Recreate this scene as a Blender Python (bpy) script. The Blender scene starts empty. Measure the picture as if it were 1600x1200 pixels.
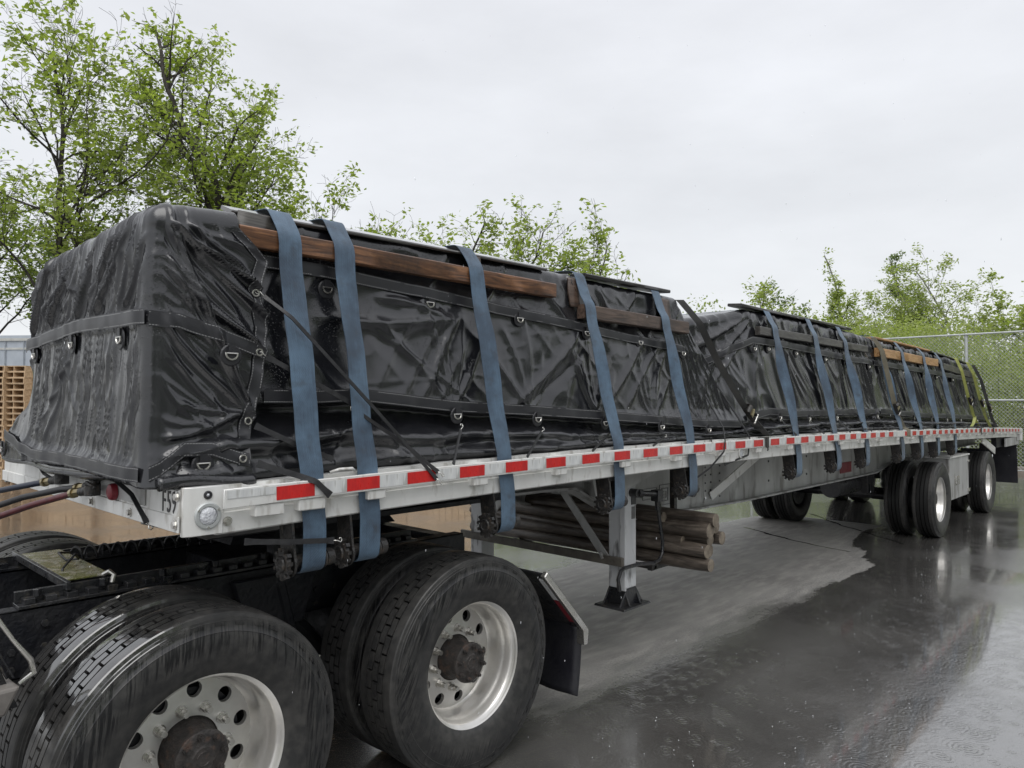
import bpy, bmesh, math, random
import numpy as np
from mathutils import Vector, Matrix

# ------------------------------------------------------------------ camera
S = bpy.context.scene
COL = S.collection
CAM = np.array([-1.3526, -2.4698, 1.7921])
YAW, PITCH, ROLL, FPX = math.radians(43.4449), math.radians(1.5268), math.radians(0.1292), 1128.54
cd = bpy.data.cameras.new('camera'); cam = bpy.data.objects.new('camera', cd); COL.objects.link(cam)
fw = Vector((math.cos(YAW)*math.cos(PITCH), math.sin(YAW)*math.cos(PITCH), math.sin(PITCH)))
rt = Vector((math.sin(YAW), -math.cos(YAW), 0)); up = rt.cross(fw)
r2 = rt*math.cos(ROLL)+up*math.sin(ROLL); u2 = -rt*math.sin(ROLL)+up*math.cos(ROLL)
cam.matrix_world = Matrix(((r2.x,u2.x,-fw.x,CAM[0]),(r2.y,u2.y,-fw.y,CAM[1]),(r2.z,u2.z,-fw.z,CAM[2]),(0,0,0,1)))
cd.sensor_fit = 'HORIZONTAL'; cd.sensor_width = 36; cd.lens = FPX*36/1600; cd.clip_start = .05; cd.clip_end = 1500
S.camera = cam

# ------------------------------------------------------------------ world: overcast sky, soft sun
W = bpy.data.worlds.new('World'); S.world = W; W.use_nodes = True
nt = W.node_tree; nt.nodes.clear(); N = nt.nodes.new; Lk = nt.links.new
SUN_EL, SUN_AZ = math.radians(58), math.radians(215)
sky = N('ShaderNodeTexSky'); sky.sky_type = 'NISHITA'; sky.sun_disc = False; sky.sun_elevation = SUN_EL; sky.sun_rotation = SUN_AZ
sc = N('ShaderNodeVectorMath'); sc.operation = 'SCALE'; sc.inputs['Scale'].default_value = .08
Lk(sky.outputs[0], sc.inputs[0])
tc = N('ShaderNodeTexCoord'); sep = N('ShaderNodeSeparateXYZ'); Lk(tc.outputs['Generated'], sep.inputs[0])
rmp = N('ShaderNodeValToRGB'); cr = rmp.color_ramp
cr.elements[0].position = 0; cr.elements[0].color = (.69,.70,.71,1)
cr.elements[1].position = 1; cr.elements[1].color = (.86,.87,.90,1)
e = cr.elements.new(.25); e.color = (.67,.685,.71,1)
e = cr.elements.new(.5); e.color = (.66,.672,.705,1)
Lk(sep.outputs['Z'], rmp.inputs[0])
mp = N('ShaderNodeMapping'); mp.inputs['Scale'].default_value = (1,1,2.6); mp.inputs['Rotation'].default_value = (.25,.1,.4); Lk(tc.outputs['Generated'], mp.inputs[0])
cn = N('ShaderNodeTexNoise'); cn.inputs['Scale'].default_value = 2.6; cn.inputs['Detail'].default_value = 6; cn.inputs['Roughness'].default_value = .55; Lk(mp.outputs[0], cn.inputs['Vector'])
cm = N('ShaderNodeMapRange'); cm.inputs[1].default_value=.3; cm.inputs[2].default_value=.7; cm.inputs[3].default_value=.86; cm.inputs[4].default_value=1.01; Lk(cn.outputs[0], cm.inputs[0])
vs = N('ShaderNodeVectorMath'); vs.operation='SCALE'; Lk(rmp.outputs[0], vs.inputs[0]); Lk(cm.outputs[0], vs.inputs['Scale'])
mx = N('ShaderNodeMix'); mx.data_type='RGBA'; mx.inputs[0].default_value=.93; Lk(sc.outputs[0], mx.inputs[6]); Lk(vs.outputs[0], mx.inputs[7])
bg = N('ShaderNodeBackground'); bg.inputs[1].default_value = 1.0; Lk(mx.outputs[2], bg.inputs[0])
wo = N('ShaderNodeOutputWorld'); Lk(bg.outputs[0], wo.inputs[0])
sl = bpy.data.lights.new('sun','SUN'); sl.energy = 1.3; sl.angle = math.radians(50); sl.color=(1,.985,.96)
so = bpy.data.objects.new('sun', sl); COL.objects.link(so)
sd = Vector((math.cos(SUN_EL)*math.cos(SUN_AZ), math.cos(SUN_EL)*math.sin(SUN_AZ), math.sin(SUN_EL)))
so.rotation_euler = sd.to_track_quat('Z','Y').to_euler(); so.location=(0,0,30)
S.view_settings.view_transform='Standard'; S.view_settings.look='None'; S.view_settings.exposure=.5; S.view_settings.gamma=1; S.view_settings.use_curve_mapping=False
S.render.engine='CYCLES'

# ------------------------------------------------------------------ materials
def new_mat(name):
    m = bpy.data.materials.new(name); m.use_nodes = True
    nt = m.node_tree; return m, nt, nt.nodes['Principled BSDF']
def lin(c): return (c[0],c[1],c[2],1)
def mat(name, c1, c2=None, rough=.5, metal=0, scale=8, stretch=(1,1,1), bump=0, bscale=None, rvar=.1, detail=5, lo=.35, hi=.65, spec=.5, c3=None, s3=60, coat=0, coord='Object', dist=.02):
    m, nt, b = new_mat(name); N = nt.nodes.new; L = nt.links.new
    tc = N('ShaderNodeTexCoord'); mp = N('ShaderNodeMapping'); mp.inputs['Scale'].default_value = stretch; L(tc.outputs[coord], mp.inputs[0])
    n = N('ShaderNodeTexNoise'); n.inputs['Scale'].default_value = scale; n.inputs['Detail'].default_value = detail; n.inputs['Roughness'].default_value=.6; L(mp.outputs[0], n.inputs['Vector'])
    r = N('ShaderNodeMapRange'); r.inputs[1].default_value=lo; r.inputs[2].default_value=hi; L(n.outputs[0], r.inputs[0])
    mx = N('ShaderNodeMix'); mx.data_type='RGBA'; mx.inputs[6].default_value=lin(c1); mx.inputs[7].default_value=lin(c2 or [x*.75 for x in c1]); L(r.outputs[0], mx.inputs[0])
    out = mx.outputs[2]
    if c3:
        n3 = N('ShaderNodeTexNoise'); n3.inputs['Scale'].default_value=s3; n3.inputs['Detail'].default_value=3; L(mp.outputs[0], n3.inputs['Vector'])
        r3 = N('ShaderNodeMapRange'); r3.inputs[1].default_value=.56; r3.inputs[2].default_value=.68; L(n3.outputs[0], r3.inputs[0])
        m3 = N('ShaderNodeMix'); m3.data_type='RGBA'; m3.inputs[7].default_value=lin(c3); L(out, m3.inputs[6]); L(r3.outputs[0], m3.inputs[0]); out = m3.outputs[2]
    L(out, b.inputs['Base Color'])
    rr = N('ShaderNodeMapRange'); rr.inputs[3].default_value=max(.03,rough-rvar); rr.inputs[4].default_value=min(1,rough+rvar); L(n.outputs[0], rr.inputs[0]); rr.inputs[1].default_value=.3; rr.inputs[2].default_value=.7
    L(rr.outputs[0], b.inputs['Roughness'])
    b.inputs['Metallic'].default_value=metal; b.inputs['Specular IOR Level'].default_value=spec; b.inputs['Coat Weight'].default_value=coat; b.inputs['Coat Roughness'].default_value=.12
    if bump:
        nb = N('ShaderNodeTexNoise'); nb.inputs['Scale'].default_value = bscale or scale*4; nb.inputs['Detail'].default_value=4; L(mp.outputs[0], nb.inputs['Vector'])
        bp = N('ShaderNodeBump'); bp.inputs['Strength'].default_value=bump; bp.inputs['Distance'].default_value=dist; L(nb.outputs[0], bp.inputs['Height']); L(bp.outputs[0], b.inputs['Normal'])
    return m
M = {}
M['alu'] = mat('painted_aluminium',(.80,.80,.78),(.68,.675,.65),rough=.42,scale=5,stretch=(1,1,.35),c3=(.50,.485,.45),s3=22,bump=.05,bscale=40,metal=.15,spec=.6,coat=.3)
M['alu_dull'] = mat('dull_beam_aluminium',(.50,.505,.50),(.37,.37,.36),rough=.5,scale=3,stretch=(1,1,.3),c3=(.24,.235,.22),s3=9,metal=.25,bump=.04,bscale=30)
M['alu_leg'] = mat('grey_leg_paint',(.68,.69,.70),(.56,.57,.58),rough=.35,scale=5,stretch=(1,1,.3),c3=(.2,.2,.2),s3=18,coat=.3)
M['leg_dirty'] = mat('dirty_brown_brace',(.16,.145,.12),(.09,.08,.068),rough=.5,scale=12,bump=.2,bscale=50)
M['step'] = mat('worn_grey_step',(.20,.185,.17),(.13,.12,.11),rough=.5,scale=12)
M['rim'] = mat('polished_wheel_aluminium',(.74,.73,.70),(.60,.58,.55),rough=.34,metal=.75,scale=5,rvar=.07,c3=(.66,.64,.6),s3=14,bump=.02,bscale=60)
M['steel'] = mat('bright_zinc_steel',(.66,.65,.62),(.56,.54,.5),rough=.25,metal=.9,scale=10)
M['galv'] = mat('galvanised_steel',(.55,.57,.57),(.44,.46,.45),rough=.45,metal=.35,scale=6)
M['black'] = mat('black_chassis_paint',(.012,.013,.016),(.03,.03,.032),rough=.38,scale=9,bump=.25,bscale=50,rvar=.2,c3=(.05,.046,.04),s3=30,coat=.25)
M['dark'] = mat('sooty_black_steel',(.008,.009,.013),(.016,.016,.018),rough=.5,scale=9,bump=.3,bscale=40,rvar=.15)
M['winch'] = mat('winch_black_steel',(.014,.014,.015),(.034,.031,.028),rough=.4,scale=25,bump=.3,bscale=90,c3=(.06,.048,.038),s3=40)
M['hub'] = mat('rusty_hub_iron',(.060,.052,.048),(.03,.028,.027),rough=.5,scale=18,bump=.3,bscale=70,c3=(.085,.058,.046),s3=25,metal=.2)
M['rubberband'] = mat('black_bungee_rubber',(.018,.018,.02),(.028,.028,.03),rough=.42,scale=30,bump=.1)
M['flap'] = mat('black_mudflap_rubber',(.012,.012,.017),(.02,.02,.024),rough=.42,scale=6,bump=.15,bscale=30)
M['red'] = mat('red_retroreflective_tape',(.62,.02,.018),(.45,.01,.012),rough=.32,scale=40,stretch=(1,1,.3),lo=.4,hi=.7,bump=.06,bscale=220,coat=.4)
M['redtag'] = mat('red_placard',(.25,.02,.03),(.18,.02,.03),rough=.4)
M['white'] = mat('white_retroreflective_tape',(.70,.71,.70),(.56,.57,.57),rough=.38,scale=24,stretch=(1,1,.15),c3=(.42,.42,.40),s3=40,bump=.08,bscale=240,coat=.3)
M['lens'] = mat('clear_lamp_lens',(.75,.77,.8),(.45,.46,.5),rough=.12,scale=60,bump=.5,bscale=140,coat=.8)
M['letter'] = mat('black_stencil_paint',(.015,.015,.018),(.03,.03,.03),rough=.5)
M['decal'] = mat('faded_decal',(.12,.12,.12),(.2,.2,.2),rough=.5,scale=30)
M['redhose'] = mat('red_air_hose',(.10,.012,.016),(.05,.009,.011),rough=.35,scale=30,coat=.3)
M['bluehose'] = mat('blue_air_hose',(.007,.012,.028),(.012,.018,.035),rough=.35,scale=30,coat=.3)
M['brass'] = mat('brass_fitting',(.45,.38,.22),(.3,.25,.15),rough=.35,metal=.9)
M['green'] = mat('worn_green_plate',(.13,.135,.045),(.26,.25,.19),rough=.22,scale=14,c3=(.38,.36,.3),s3=30,bump=.4,bscale=50,lo=.5,hi=.62,coat=.5)
M['hookyellow'] = mat('gold_ratchet_steel',(.52,.47,.30),(.35,.3,.18),rough=.35,metal=.8)

def tarp_mat():
    m, nt, b = new_mat('wet_black_vinyl'); N = nt.nodes.new; L = nt.links.new
    tc = N('ShaderNodeTexCoord')
    n = N('ShaderNodeTexNoise'); n.inputs['Scale'].default_value=2.2; n.inputs['Detail'].default_value=6; L(tc.outputs['Object'], n.inputs['Vector'])
    mx = N('ShaderNodeMix'); mx.data_type='RGBA'; mx.inputs[6].default_value=(.009,.0095,.012,1); mx.inputs[7].default_value=(.020,.0205,.023,1)
    r = N('ShaderNodeMapRange'); r.inputs[1].default_value=.4; r.inputs[2].default_value=.7; L(n.outputs[0], r.inputs[0]); L(r.outputs[0], mx.inputs[0]); L(mx.outputs[2], b.inputs['Base Color'])
    rr = N('ShaderNodeMapRange'); rr.inputs[1].default_value=.3; rr.inputs[2].default_value=.7; rr.inputs[3].default_value=.12; rr.inputs[4].default_value=.28
    n2 = N('ShaderNodeTexNoise'); n2.inputs['Scale'].default_value=5; n2.inputs['Detail'].default_value=5; L(tc.outputs['Object'], n2.inputs['Vector']); L(n2.outputs[0], rr.inputs[0]); L(rr.outputs[0], b.inputs['Roughness'])
    b.inputs['Specular IOR Level'].default_value=.85
    # crinkles, fabric grain and rain beads
    mp = N('ShaderNodeMapping'); mp.inputs['Scale'].default_value=(1,1,.55); mp.inputs['Rotation'].default_value=(0,.5,0); L(tc.outputs['Object'], mp.inputs[0])
    w = N('ShaderNodeTexNoise'); w.noise_type='RIDGED_MULTIFRACTAL'; w.inputs['Scale'].default_value=7; w.inputs['Detail'].default_value=4; L(mp.outputs[0], w.inputs['Vector'])
    w2 = N('ShaderNodeTexNoise'); w2.inputs['Scale'].default_value=420; w2.inputs['Detail'].default_value=1; L(tc.outputs['Object'], w2.inputs['Vector'])
    v = N('ShaderNodeTexVoronoi'); v.inputs['Scale'].default_value=105; v.inputs['Randomness'].default_value=1; L(tc.outputs['Object'], v.inputs['Vector'])
    vr = N('ShaderNodeMapRange'); vr.interpolation_type='SMOOTHSTEP'; vr.inputs[1].default_value=.30; vr.inputs[2].default_value=.05; L(v.outputs['Distance'], vr.inputs[0])
    vm = N('ShaderNodeTexNoise'); vm.inputs['Scale'].default_value=3.2; vm.inputs['Detail'].default_value=3; L(tc.outputs['Object'], vm.inputs['Vector'])
    vg = N('ShaderNodeMapRange'); vg.inputs[1].default_value=.46; vg.inputs[2].default_value=.62; L(vm.outputs[0], vg.inputs[0])
    mu = N('ShaderNodeMath'); mu.operation='MULTIPLY'; L(vr.outputs[0], mu.inputs[0]); L(vg.outputs[0], mu.inputs[1])
    b1 = N('ShaderNodeBump'); b1.inputs['Strength'].default_value=.75; b1.inputs['Distance'].default_value=.004; L(w.outputs[0], b1.inputs['Height'])
    b2 = N('ShaderNodeBump'); b2.inputs['Strength'].default_value=.22; b2.inputs['Distance'].default_value=.001; L(w2.outputs[0], b2.inputs['Height']); L(b1.outputs[0], b2.inputs['Normal'])
    b3 = N('ShaderNodeBump'); b3.inputs['Strength'].default_value=1.; b3.inputs['Distance'].default_value=.0032; L(mu.outputs[0], b3.inputs['Height']); L(b2.outputs[0], b3.inputs['Normal'])
    L(b3.outputs[0], b.inputs['Normal'])
    return m
M['tarp'] = tarp_mat()
M['patch'] = mat('black_vinyl_patch',(.014,.014,.017),(.022,.022,.025),rough=.4,scale=20,bump=.2,bscale=200)
def uv_mat(name, kind):
    m, nt, b = new_mat(name); N = nt.nodes.new; L = nt.links.new
    uv = N('ShaderNodeUVMap'); uv.uv_map='uv'; sp = N('ShaderNodeSeparateXYZ'); L(uv.outputs[0], sp.inputs[0])   # u metres along, v 0..1 across
    tc = N('ShaderNodeTexCoord')
    def mth(op,a,bv=None,c=None):
        k = N('ShaderNodeMath'); k.operation=op
        for i,x in enumerate((a,bv,c)):
            if x is None: continue
            if hasattr(x,'is_output'): L(x,k.inputs[i])
            else: k.inputs[i].default_value=x
        return k.outputs[0]
    U, V = sp.outputs[0], sp.outputs[1]
    if kind=='band':
        dv = mth('ABSOLUTE', mth('SUBTRACT', V, .5))
        line = mth('LESS_THAN', mth('ABSOLUTE', mth('SUBTRACT', dv, .40)), .022)
        dash = mth('LESS_THAN', mth('FRACT', mth('MULTIPLY', U, 95)), .68)
        st = mth('MULTIPLY', line, dash)
        n = N('ShaderNodeTexNoise'); n.inputs['Scale'].default_value=9; L(tc.outputs['Object'], n.inputs['Vector'])
        wear = mth('GREATER_THAN', n.outputs[0], .42); st = mth('MULTIPLY', st, wear)
        mx = N('ShaderNodeMix'); mx.data_type='RGBA'; L(st, mx.inputs[0]); mx.inputs[6].default_value=(.02,.0205,.024,1); mx.inputs[7].default_value=(.30,.30,.30,1)
        L(mx.outputs[2], b.inputs['Base Color']); b.inputs['Roughness'].default_value=.42; b.inputs['Specular IOR Level'].default_value=.55
        w2 = N('ShaderNodeTexNoise'); w2.inputs['Scale'].default_value=300; L(tc.outputs['Object'], w2.inputs['Vector'])
        ht = mth('ADD', mth('MULTIPLY', w2.outputs[0], .4), mth('MULTIPLY', line, -1.0))
        bp = N('ShaderNodeBump'); bp.inputs['Strength'].default_value=.5; bp.inputs['Distance'].default_value=.0015; L(ht, bp.inputs['Height']); L(bp.outputs[0], b.inputs['Normal'])
    else:
        cols = {'web_blue':((.026,.050,.084,1),(.085,.150,.225,1)),'web_black':((.02,.02,.02,1),(.045,.044,.04,1)),'web_yellow':((.22,.25,.04,1),(.36,.37,.10,1)),'web_tan':((.10,.09,.06,1),(.2,.18,.13,1))}[kind]
        n = N('ShaderNodeTexNoise'); n.inputs['Scale'].default_value=4.5; n.inputs['Detail'].default_value=7; n.inputs['Roughness'].default_value=.65; L(tc.outputs['Object'], n.inputs['Vector'])
        cb = N('ShaderNodeCombineXYZ'); L(mth('MULTIPLY',U,2.0), cb.inputs[0]); L(mth('MULTIPLY',V,26.), cb.inputs[1])
        n2 = N('ShaderNodeTexNoise'); n2.inputs['Scale'].default_value=3; n2.inputs['Detail'].default_value=3; L(cb.outputs[0], n2.inputs['Vector'])
        f = mth('ADD', mth('MULTIPLY', n.outputs[0], .7), mth('MULTIPLY', n2.outputs[0], .35))
        r = N('ShaderNodeMapRange'); r.inputs[1].default_value=.43; r.inputs[2].default_value=.63; L(f, r.inputs[0])
        mx = N('ShaderNodeMix'); mx.data_type='RGBA'; L(r.outputs[0], mx.inputs[0]); mx.inputs[6].default_value=cols[0]; mx.inputs[7].default_value=cols[1]
        n4 = N('ShaderNodeTexNoise'); n4.inputs['Scale'].default_value=16; n4.inputs['Detail'].default_value=6; L(tc.outputs['Object'], n4.inputs['Vector'])
        r4 = N('ShaderNodeMapRange'); r4.inputs[1].default_value=.58; r4.inputs[2].default_value=.75; r4.inputs[4].default_value=.6; L(n4.outputs[0], r4.inputs[0])
        m4 = N('ShaderNodeMix'); m4.data_type='RGBA'; L(r4.outputs[0], m4.inputs[0]); L(mx.outputs[2], m4.inputs[6]); m4.inputs[7].default_value=(.03,.035,.045,1)
        L(m4.outputs[2], b.inputs['Base Color']); b.inputs['Roughness'].default_value=.5; b.inputs['Specular IOR Level'].default_value=.6; b.inputs['Sheen Weight'].default_value=.12
        wv = mth('SINE', mth('MULTIPLY', U, 1100.)); wv2 = mth('SINE', mth('MULTIPLY', V, 75.))
        edge = mth('GREATER_THAN', mth('ABSOLUTE', mth('SUBTRACT', V, .5)), .455)
        ht = mth('ADD', mth('MULTIPLY', wv, wv2), mth('MULTIPLY', edge, 1.5))
        ht = mth('ADD', ht, mth('MULTIPLY', n4.outputs[0], 3.0))
        bp = N('ShaderNodeBump'); bp.inputs['Strength'].default_value=.45; bp.inputs['Distance'].default_value=.0014; L(ht, bp.inputs['Height']); L(bp.outputs[0], b.inputs['Normal'])
    return m
M['band'] = uv_mat('stitched_vinyl_band','band')
for k in ('web_blue','web_black','web_yellow','web_tan'): M[k] = uv_mat(k.replace('web','webbing'), k)

def wood_mat(name, c1, c2, c3, rough=.45, dark=(.03,.022,.018), darklo=.5, darkhi=.72, axis='x', sc=1.0):
    m, nt, b = new_mat(name); N = nt.nodes.new; L = nt.links.new
    tc = N('ShaderNodeTexCoord'); mp = N('ShaderNodeMapping'); s={'x':(1.6,15,15),'y':(15,1.6,15)}[axis]; mp.inputs['Scale'].default_value=[q*sc for q in s]; L(tc.outputs['Object'], mp.inputs[0])
    n = N('ShaderNodeTexNoise'); n.inputs['Scale'].default_value=2.2; n.inputs['Detail'].default_value=6; n.inputs['Distortion'].default_value=1.6; L(mp.outputs[0], n.inputs['Vector'])
    cr = N('ShaderNodeValToRGB'); cr.color_ramp.elements[0].position=.32; cr.color_ramp.elements[0].color=lin(c1); cr.color_ramp.elements[1].position=.68; cr.color_ramp.elements[1].color=lin(c3)
    e = cr.color_ramp.elements.new(.5); e.color=lin(c2); L(n.outputs[0], cr.inputs[0])
    n2 = N('ShaderNodeTexNoise'); n2.inputs['Scale'].default_value=3.5; n2.inputs['Detail'].default_value=7; n2.inputs['Roughness'].default_value=.7; L(tc.outputs['Object'], n2.inputs['Vector'])
    r = N('ShaderNodeMapRange'); r.inputs[1].default_value=darklo; r.inputs[2].default_value=darkhi; L(n2.outputs[0], r.inputs[0])
    mx = N('ShaderNodeMix'); mx.data_type='RGBA'; L(r.outputs[0], mx.inputs[0]); L(cr.outputs[0], mx.inputs[6]); mx.inputs[7].default_value=lin(dark); L(mx.outputs[2], b.inputs['Base Color'])
    b.inputs['Roughness'].default_value=rough; b.inputs['Coat Weight'].default_value=.15; b.inputs['Coat Roughness'].default_value=.25
    bp = N('ShaderNodeBump'); bp.inputs['Strength'].default_value=.5; bp.inputs['Distance'].default_value=.004; L(n.outputs[0], bp.inputs['Height']); L(bp.outputs[0], b.inputs['Normal'])
    return m
M['wood_red'] = wood_mat('wet_reddish_lumber',(.055,.028,.016),(.16,.072,.034),(.30,.145,.066),darklo=.48,darkhi=.74)
M['wood_dark'] = wood_mat('wet_dark_brown_lumber',(.04,.026,.02),(.085,.055,.04),(.13,.09,.068),darklo=.45,darkhi=.66)
M['wood_grey'] = wood_mat('wet_grey_lumber',(.03,.028,.025),(.06,.056,.05),(.10,.094,.085))
M['wood_new'] = wood_mat('fresh_yellow_lumber',(.30,.15,.055),(.45,.25,.10),(.55,.34,.16),dark=(.2,.09,.04),darklo=.55,darkhi=.8)
M['wood_black'] = wood_mat('soaked_black_lumber',(.012,.011,.011),(.022,.02,.019),(.03,.028,.027),rough=.28)
M['wood_top'] = mat('wet_plank_top',(.05,.048,.046),(.09,.086,.082),rough=.12,scale=12,stretch=(1,6,6),rvar=.06,coat=.8)
M['log'] = wood_mat('weathered_log',(.05,.041,.034),(.105,.086,.070),(.18,.15,.122),axis='y',darklo=.46,darkhi=.70,dark=(.035,.026,.02))
M['logend'] = mat('sawn_log_end',(.26,.22,.17),(.13,.105,.08),rough=.7,scale=18,bump=.4)
M['pallet'] = wood_mat('tan_pallet_wood',(.40,.26,.14),(.54,.38,.23),(.64,.48,.31),dark=(.32,.22,.13),darklo=.5,darkhi=.8,rough=.7,sc=.5)
M['greyroof'] = mat('pale_grey_sheet_metal',(.50,.54,.60),(.42,.46,.52),rough=.35,scale=2,metal=.2)
M['whitetrim'] = mat('white_roof_trim',(.62,.62,.6),(.5,.5,.48),rough=.5,scale=4)

def tyre_mat():
    m, nt, b = new_mat('wet_tyre_rubber'); N = nt.nodes.new; L = nt.links.new
    def mth(op,a,bv=None):
        k = N('ShaderNodeMath'); k.operation=op
        for i,x in enumerate((a,bv)):
            if x is None: continue
            if hasattr(x,'is_output'): L(x,k.inputs[i])
            else: k.inputs[i].default_value=x
        return k.outputs[0]
    tc = N('ShaderNodeTexCoord'); sp = N('ShaderNodeSeparateXYZ'); L(tc.outputs['Object'], sp.inputs[0])
    X,Y,Z = sp.outputs
    oi = N('ShaderNodeObjectInfo')
    R = mth('SQRT', mth('ADD', mth('MULTIPLY',X,X), mth('MULTIPLY',Z,Z)))
    # rain runnels trickle down the sidewall: noise stretched along z
    cb = N('ShaderNodeCombineXYZ'); L(mth('MULTIPLY',X,130.), cb.inputs[0]); L(mth('MULTIPLY',Z,7.), cb.inputs[1]); L(mth('MULTIPLY',oi.outputs['Random'],50.), cb.inputs[2])
    n = N('ShaderNodeTexNoise'); n.inputs['Scale'].default_value=1; n.inputs['Detail'].default_value=4; n.inputs['Roughness'].default_value=.6; L(cb.outputs[0], n.inputs['Vector'])
    big = N('ShaderNodeTexNoise'); big.inputs['Scale'].default_value=5; big.inputs['Detail'].default_value=5; L(tc.outputs['Object'], big.inputs['Vector'])
    ring = N('ShaderNodeMapRange'); ring.interpolation_type='SMOOTHSTEP'; ring.inputs[1].default_value=.345; ring.inputs[2].default_value=.435; L(R, ring.inputs[0])
    rout = N('ShaderNodeMapRange'); rout.interpolation_type='SMOOTHSTEP'; rout.inputs[1].default_value=.515; rout.inputs[2].default_value=.45; L(R, rout.inputs[0])
    wet = mth('MULTIPLY', mth('MULTIPLY', ring.outputs[0], rout.outputs[0]), mth('ADD', mth('MULTIPLY', mth('SUBTRACT', n.outputs[0], .475), 11.), mth('MULTIPLY', mth('SUBTRACT', big.outputs[0], .5), 6.)))
    wet = mth('MINIMUM', mth('MAXIMUM', wet, 0.), 1.)
    dust = N('ShaderNodeMix'); dust.data_type='RGBA'; dust.inputs[6].default_value=(.021,.021,.021,1); dust.inputs[7].default_value=(.052,.050,.047,1)
    n3 = N('ShaderNodeTexNoise'); n3.inputs['Scale'].default_value=26; n3.inputs['Detail'].default_value=5; L(tc.outputs['Object'], n3.inputs['Vector'])
    L(mth('MINIMUM', mth('MAXIMUM', mth('MULTIPLY', mth('SUBTRACT', mth('ADD', mth('MULTIPLY',n3.outputs[0],.5), mth('MULTIPLY',big.outputs[0],.5)), .42), 5.), 0.), 1.), dust.inputs[0])
    mx = N('ShaderNodeMix'); mx.data_type='RGBA'; L(wet, mx.inputs[0]); L(dust.outputs[2], mx.inputs[6]); mx.inputs[7].default_value=(.006,.006,.007,1)
    gr = N('ShaderNodeMapRange'); gr.inputs[1].default_value=.5075; gr.inputs[2].default_value=.5125; L(R, gr.inputs[0]); inr = mth('LESS_THAN', mth('ABSOLUTE', Y), .062)
    gm = mth('MULTIPLY', mth('SUBTRACT', 1., gr.outputs[0]), mth('MULTIPLY', inr, mth('GREATER_THAN', R, .48))); mg = N('ShaderNodeMix'); mg.data_type='RGBA'; L(gm, mg.inputs[0]); L(mx.outputs[2], mg.inputs[6]); mg.inputs[7].default_value=(.004,.004,.004,1)
    L(mg.outputs[2], b.inputs['Base Color'])
    # tread and shoulder are water-glazed, the front-facing half most of all
    tr = N('ShaderNodeMapRange'); tr.interpolation_type='SMOOTHSTEP'; tr.inputs[1].default_value=.44; tr.inputs[2].default_value=.50; L(R, tr.inputs[0])
    g = mth('MULTIPLY', mth('MULTIPLY', tr.outputs[0], mth('MINIMUM', mth('MAXIMUM', mth('MULTIPLY', mth('SUBTRACT', Z, .14), 14.), 0.), 1.)), mth('MINIMUM', mth('MAXIMUM', mth('MULTIPLY', mth('SUBTRACT', mth('MULTIPLY', X, -2.2), .22), 6.), 0.), 1.))
    rgh = mth('SUBTRACT', .52, mth('MULTIPLY', wet, .2)); rgh = mth('SUBTRACT', rgh, mth('MULTIPLY', g, mth('MULTIPLY', oi.outputs['Alpha'], .48)))
    L(rgh, b.inputs['Roughness']); b.inputs['Specular IOR Level'].default_value=.5; L(mth('MULTIPLY', g, oi.outputs['Alpha']), b.inputs['Coat Weight']); b.inputs['Coat Roughness'].default_value=.05; b.inputs['Coat IOR'].default_value=1.8
    cs = N('ShaderNodeBump'); cs.inputs['Strength'].default_value=.3; cs.inputs['Distance'].default_value=.002; L(n3.outputs[0], cs.inputs['Height']); L(cs.outputs[0], b.inputs['Normal'])
    return m
M['tyre'] = tyre_mat()

def leaf_mat(name, a, b_, tr=.45):
    m, nt, b = new_mat(name); N = nt.nodes.new; L = nt.links.new
    g = N('ShaderNodeNewGeometry'); mx = N('ShaderNodeMix'); mx.data_type='RGBA'; L(g.outputs['Random Per Island'], mx.inputs[0]); mx.inputs[6].default_value=lin(a); mx.inputs[7].default_value=lin(b_)
    L(mx.outputs[2], b.inputs['Base Color']); b.inputs['Roughness'].default_value=.45
    t = N('ShaderNodeBsdfTranslucent'); v = N('ShaderNodeVectorMath'); v.operation='MULTIPLY'; v.inputs[1].default_value=(1.7,2.0,.7); L(mx.outputs[2], v.inputs[0]); L(v.outputs[0], t.inputs[0])
    ms = N('ShaderNodeMixShader'); ms.inputs[0].default_value=tr; L(b.outputs[0], ms.inputs[1]); L(t.outputs[0], ms.inputs[2]); L(ms.outputs[0], nt.nodes['Material Output'].inputs[0])
    return m
M['leaf1'] = leaf_mat('spring_green_leaves',(.18,.215,.06),(.30,.335,.12))
M['leaf2'] = leaf_mat('pale_green_leaves',(.21,.24,.095),(.36,.385,.18))
M['leaf3'] = leaf_mat('dull_green_leaves',(.09,.125,.05),(.16,.20,.08))
M['bark'] = mat('grey_brown_bark',(.055,.048,.042),(.03,.026,.023),rough=.9,scale=12,stretch=(1,1,.25),bump=.5)
M['birch'] = mat('pale_birch_bark',(.36,.36,.33),(.12,.11,.1),rough=.8,scale=10,lo=.55,hi=.62)

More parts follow.
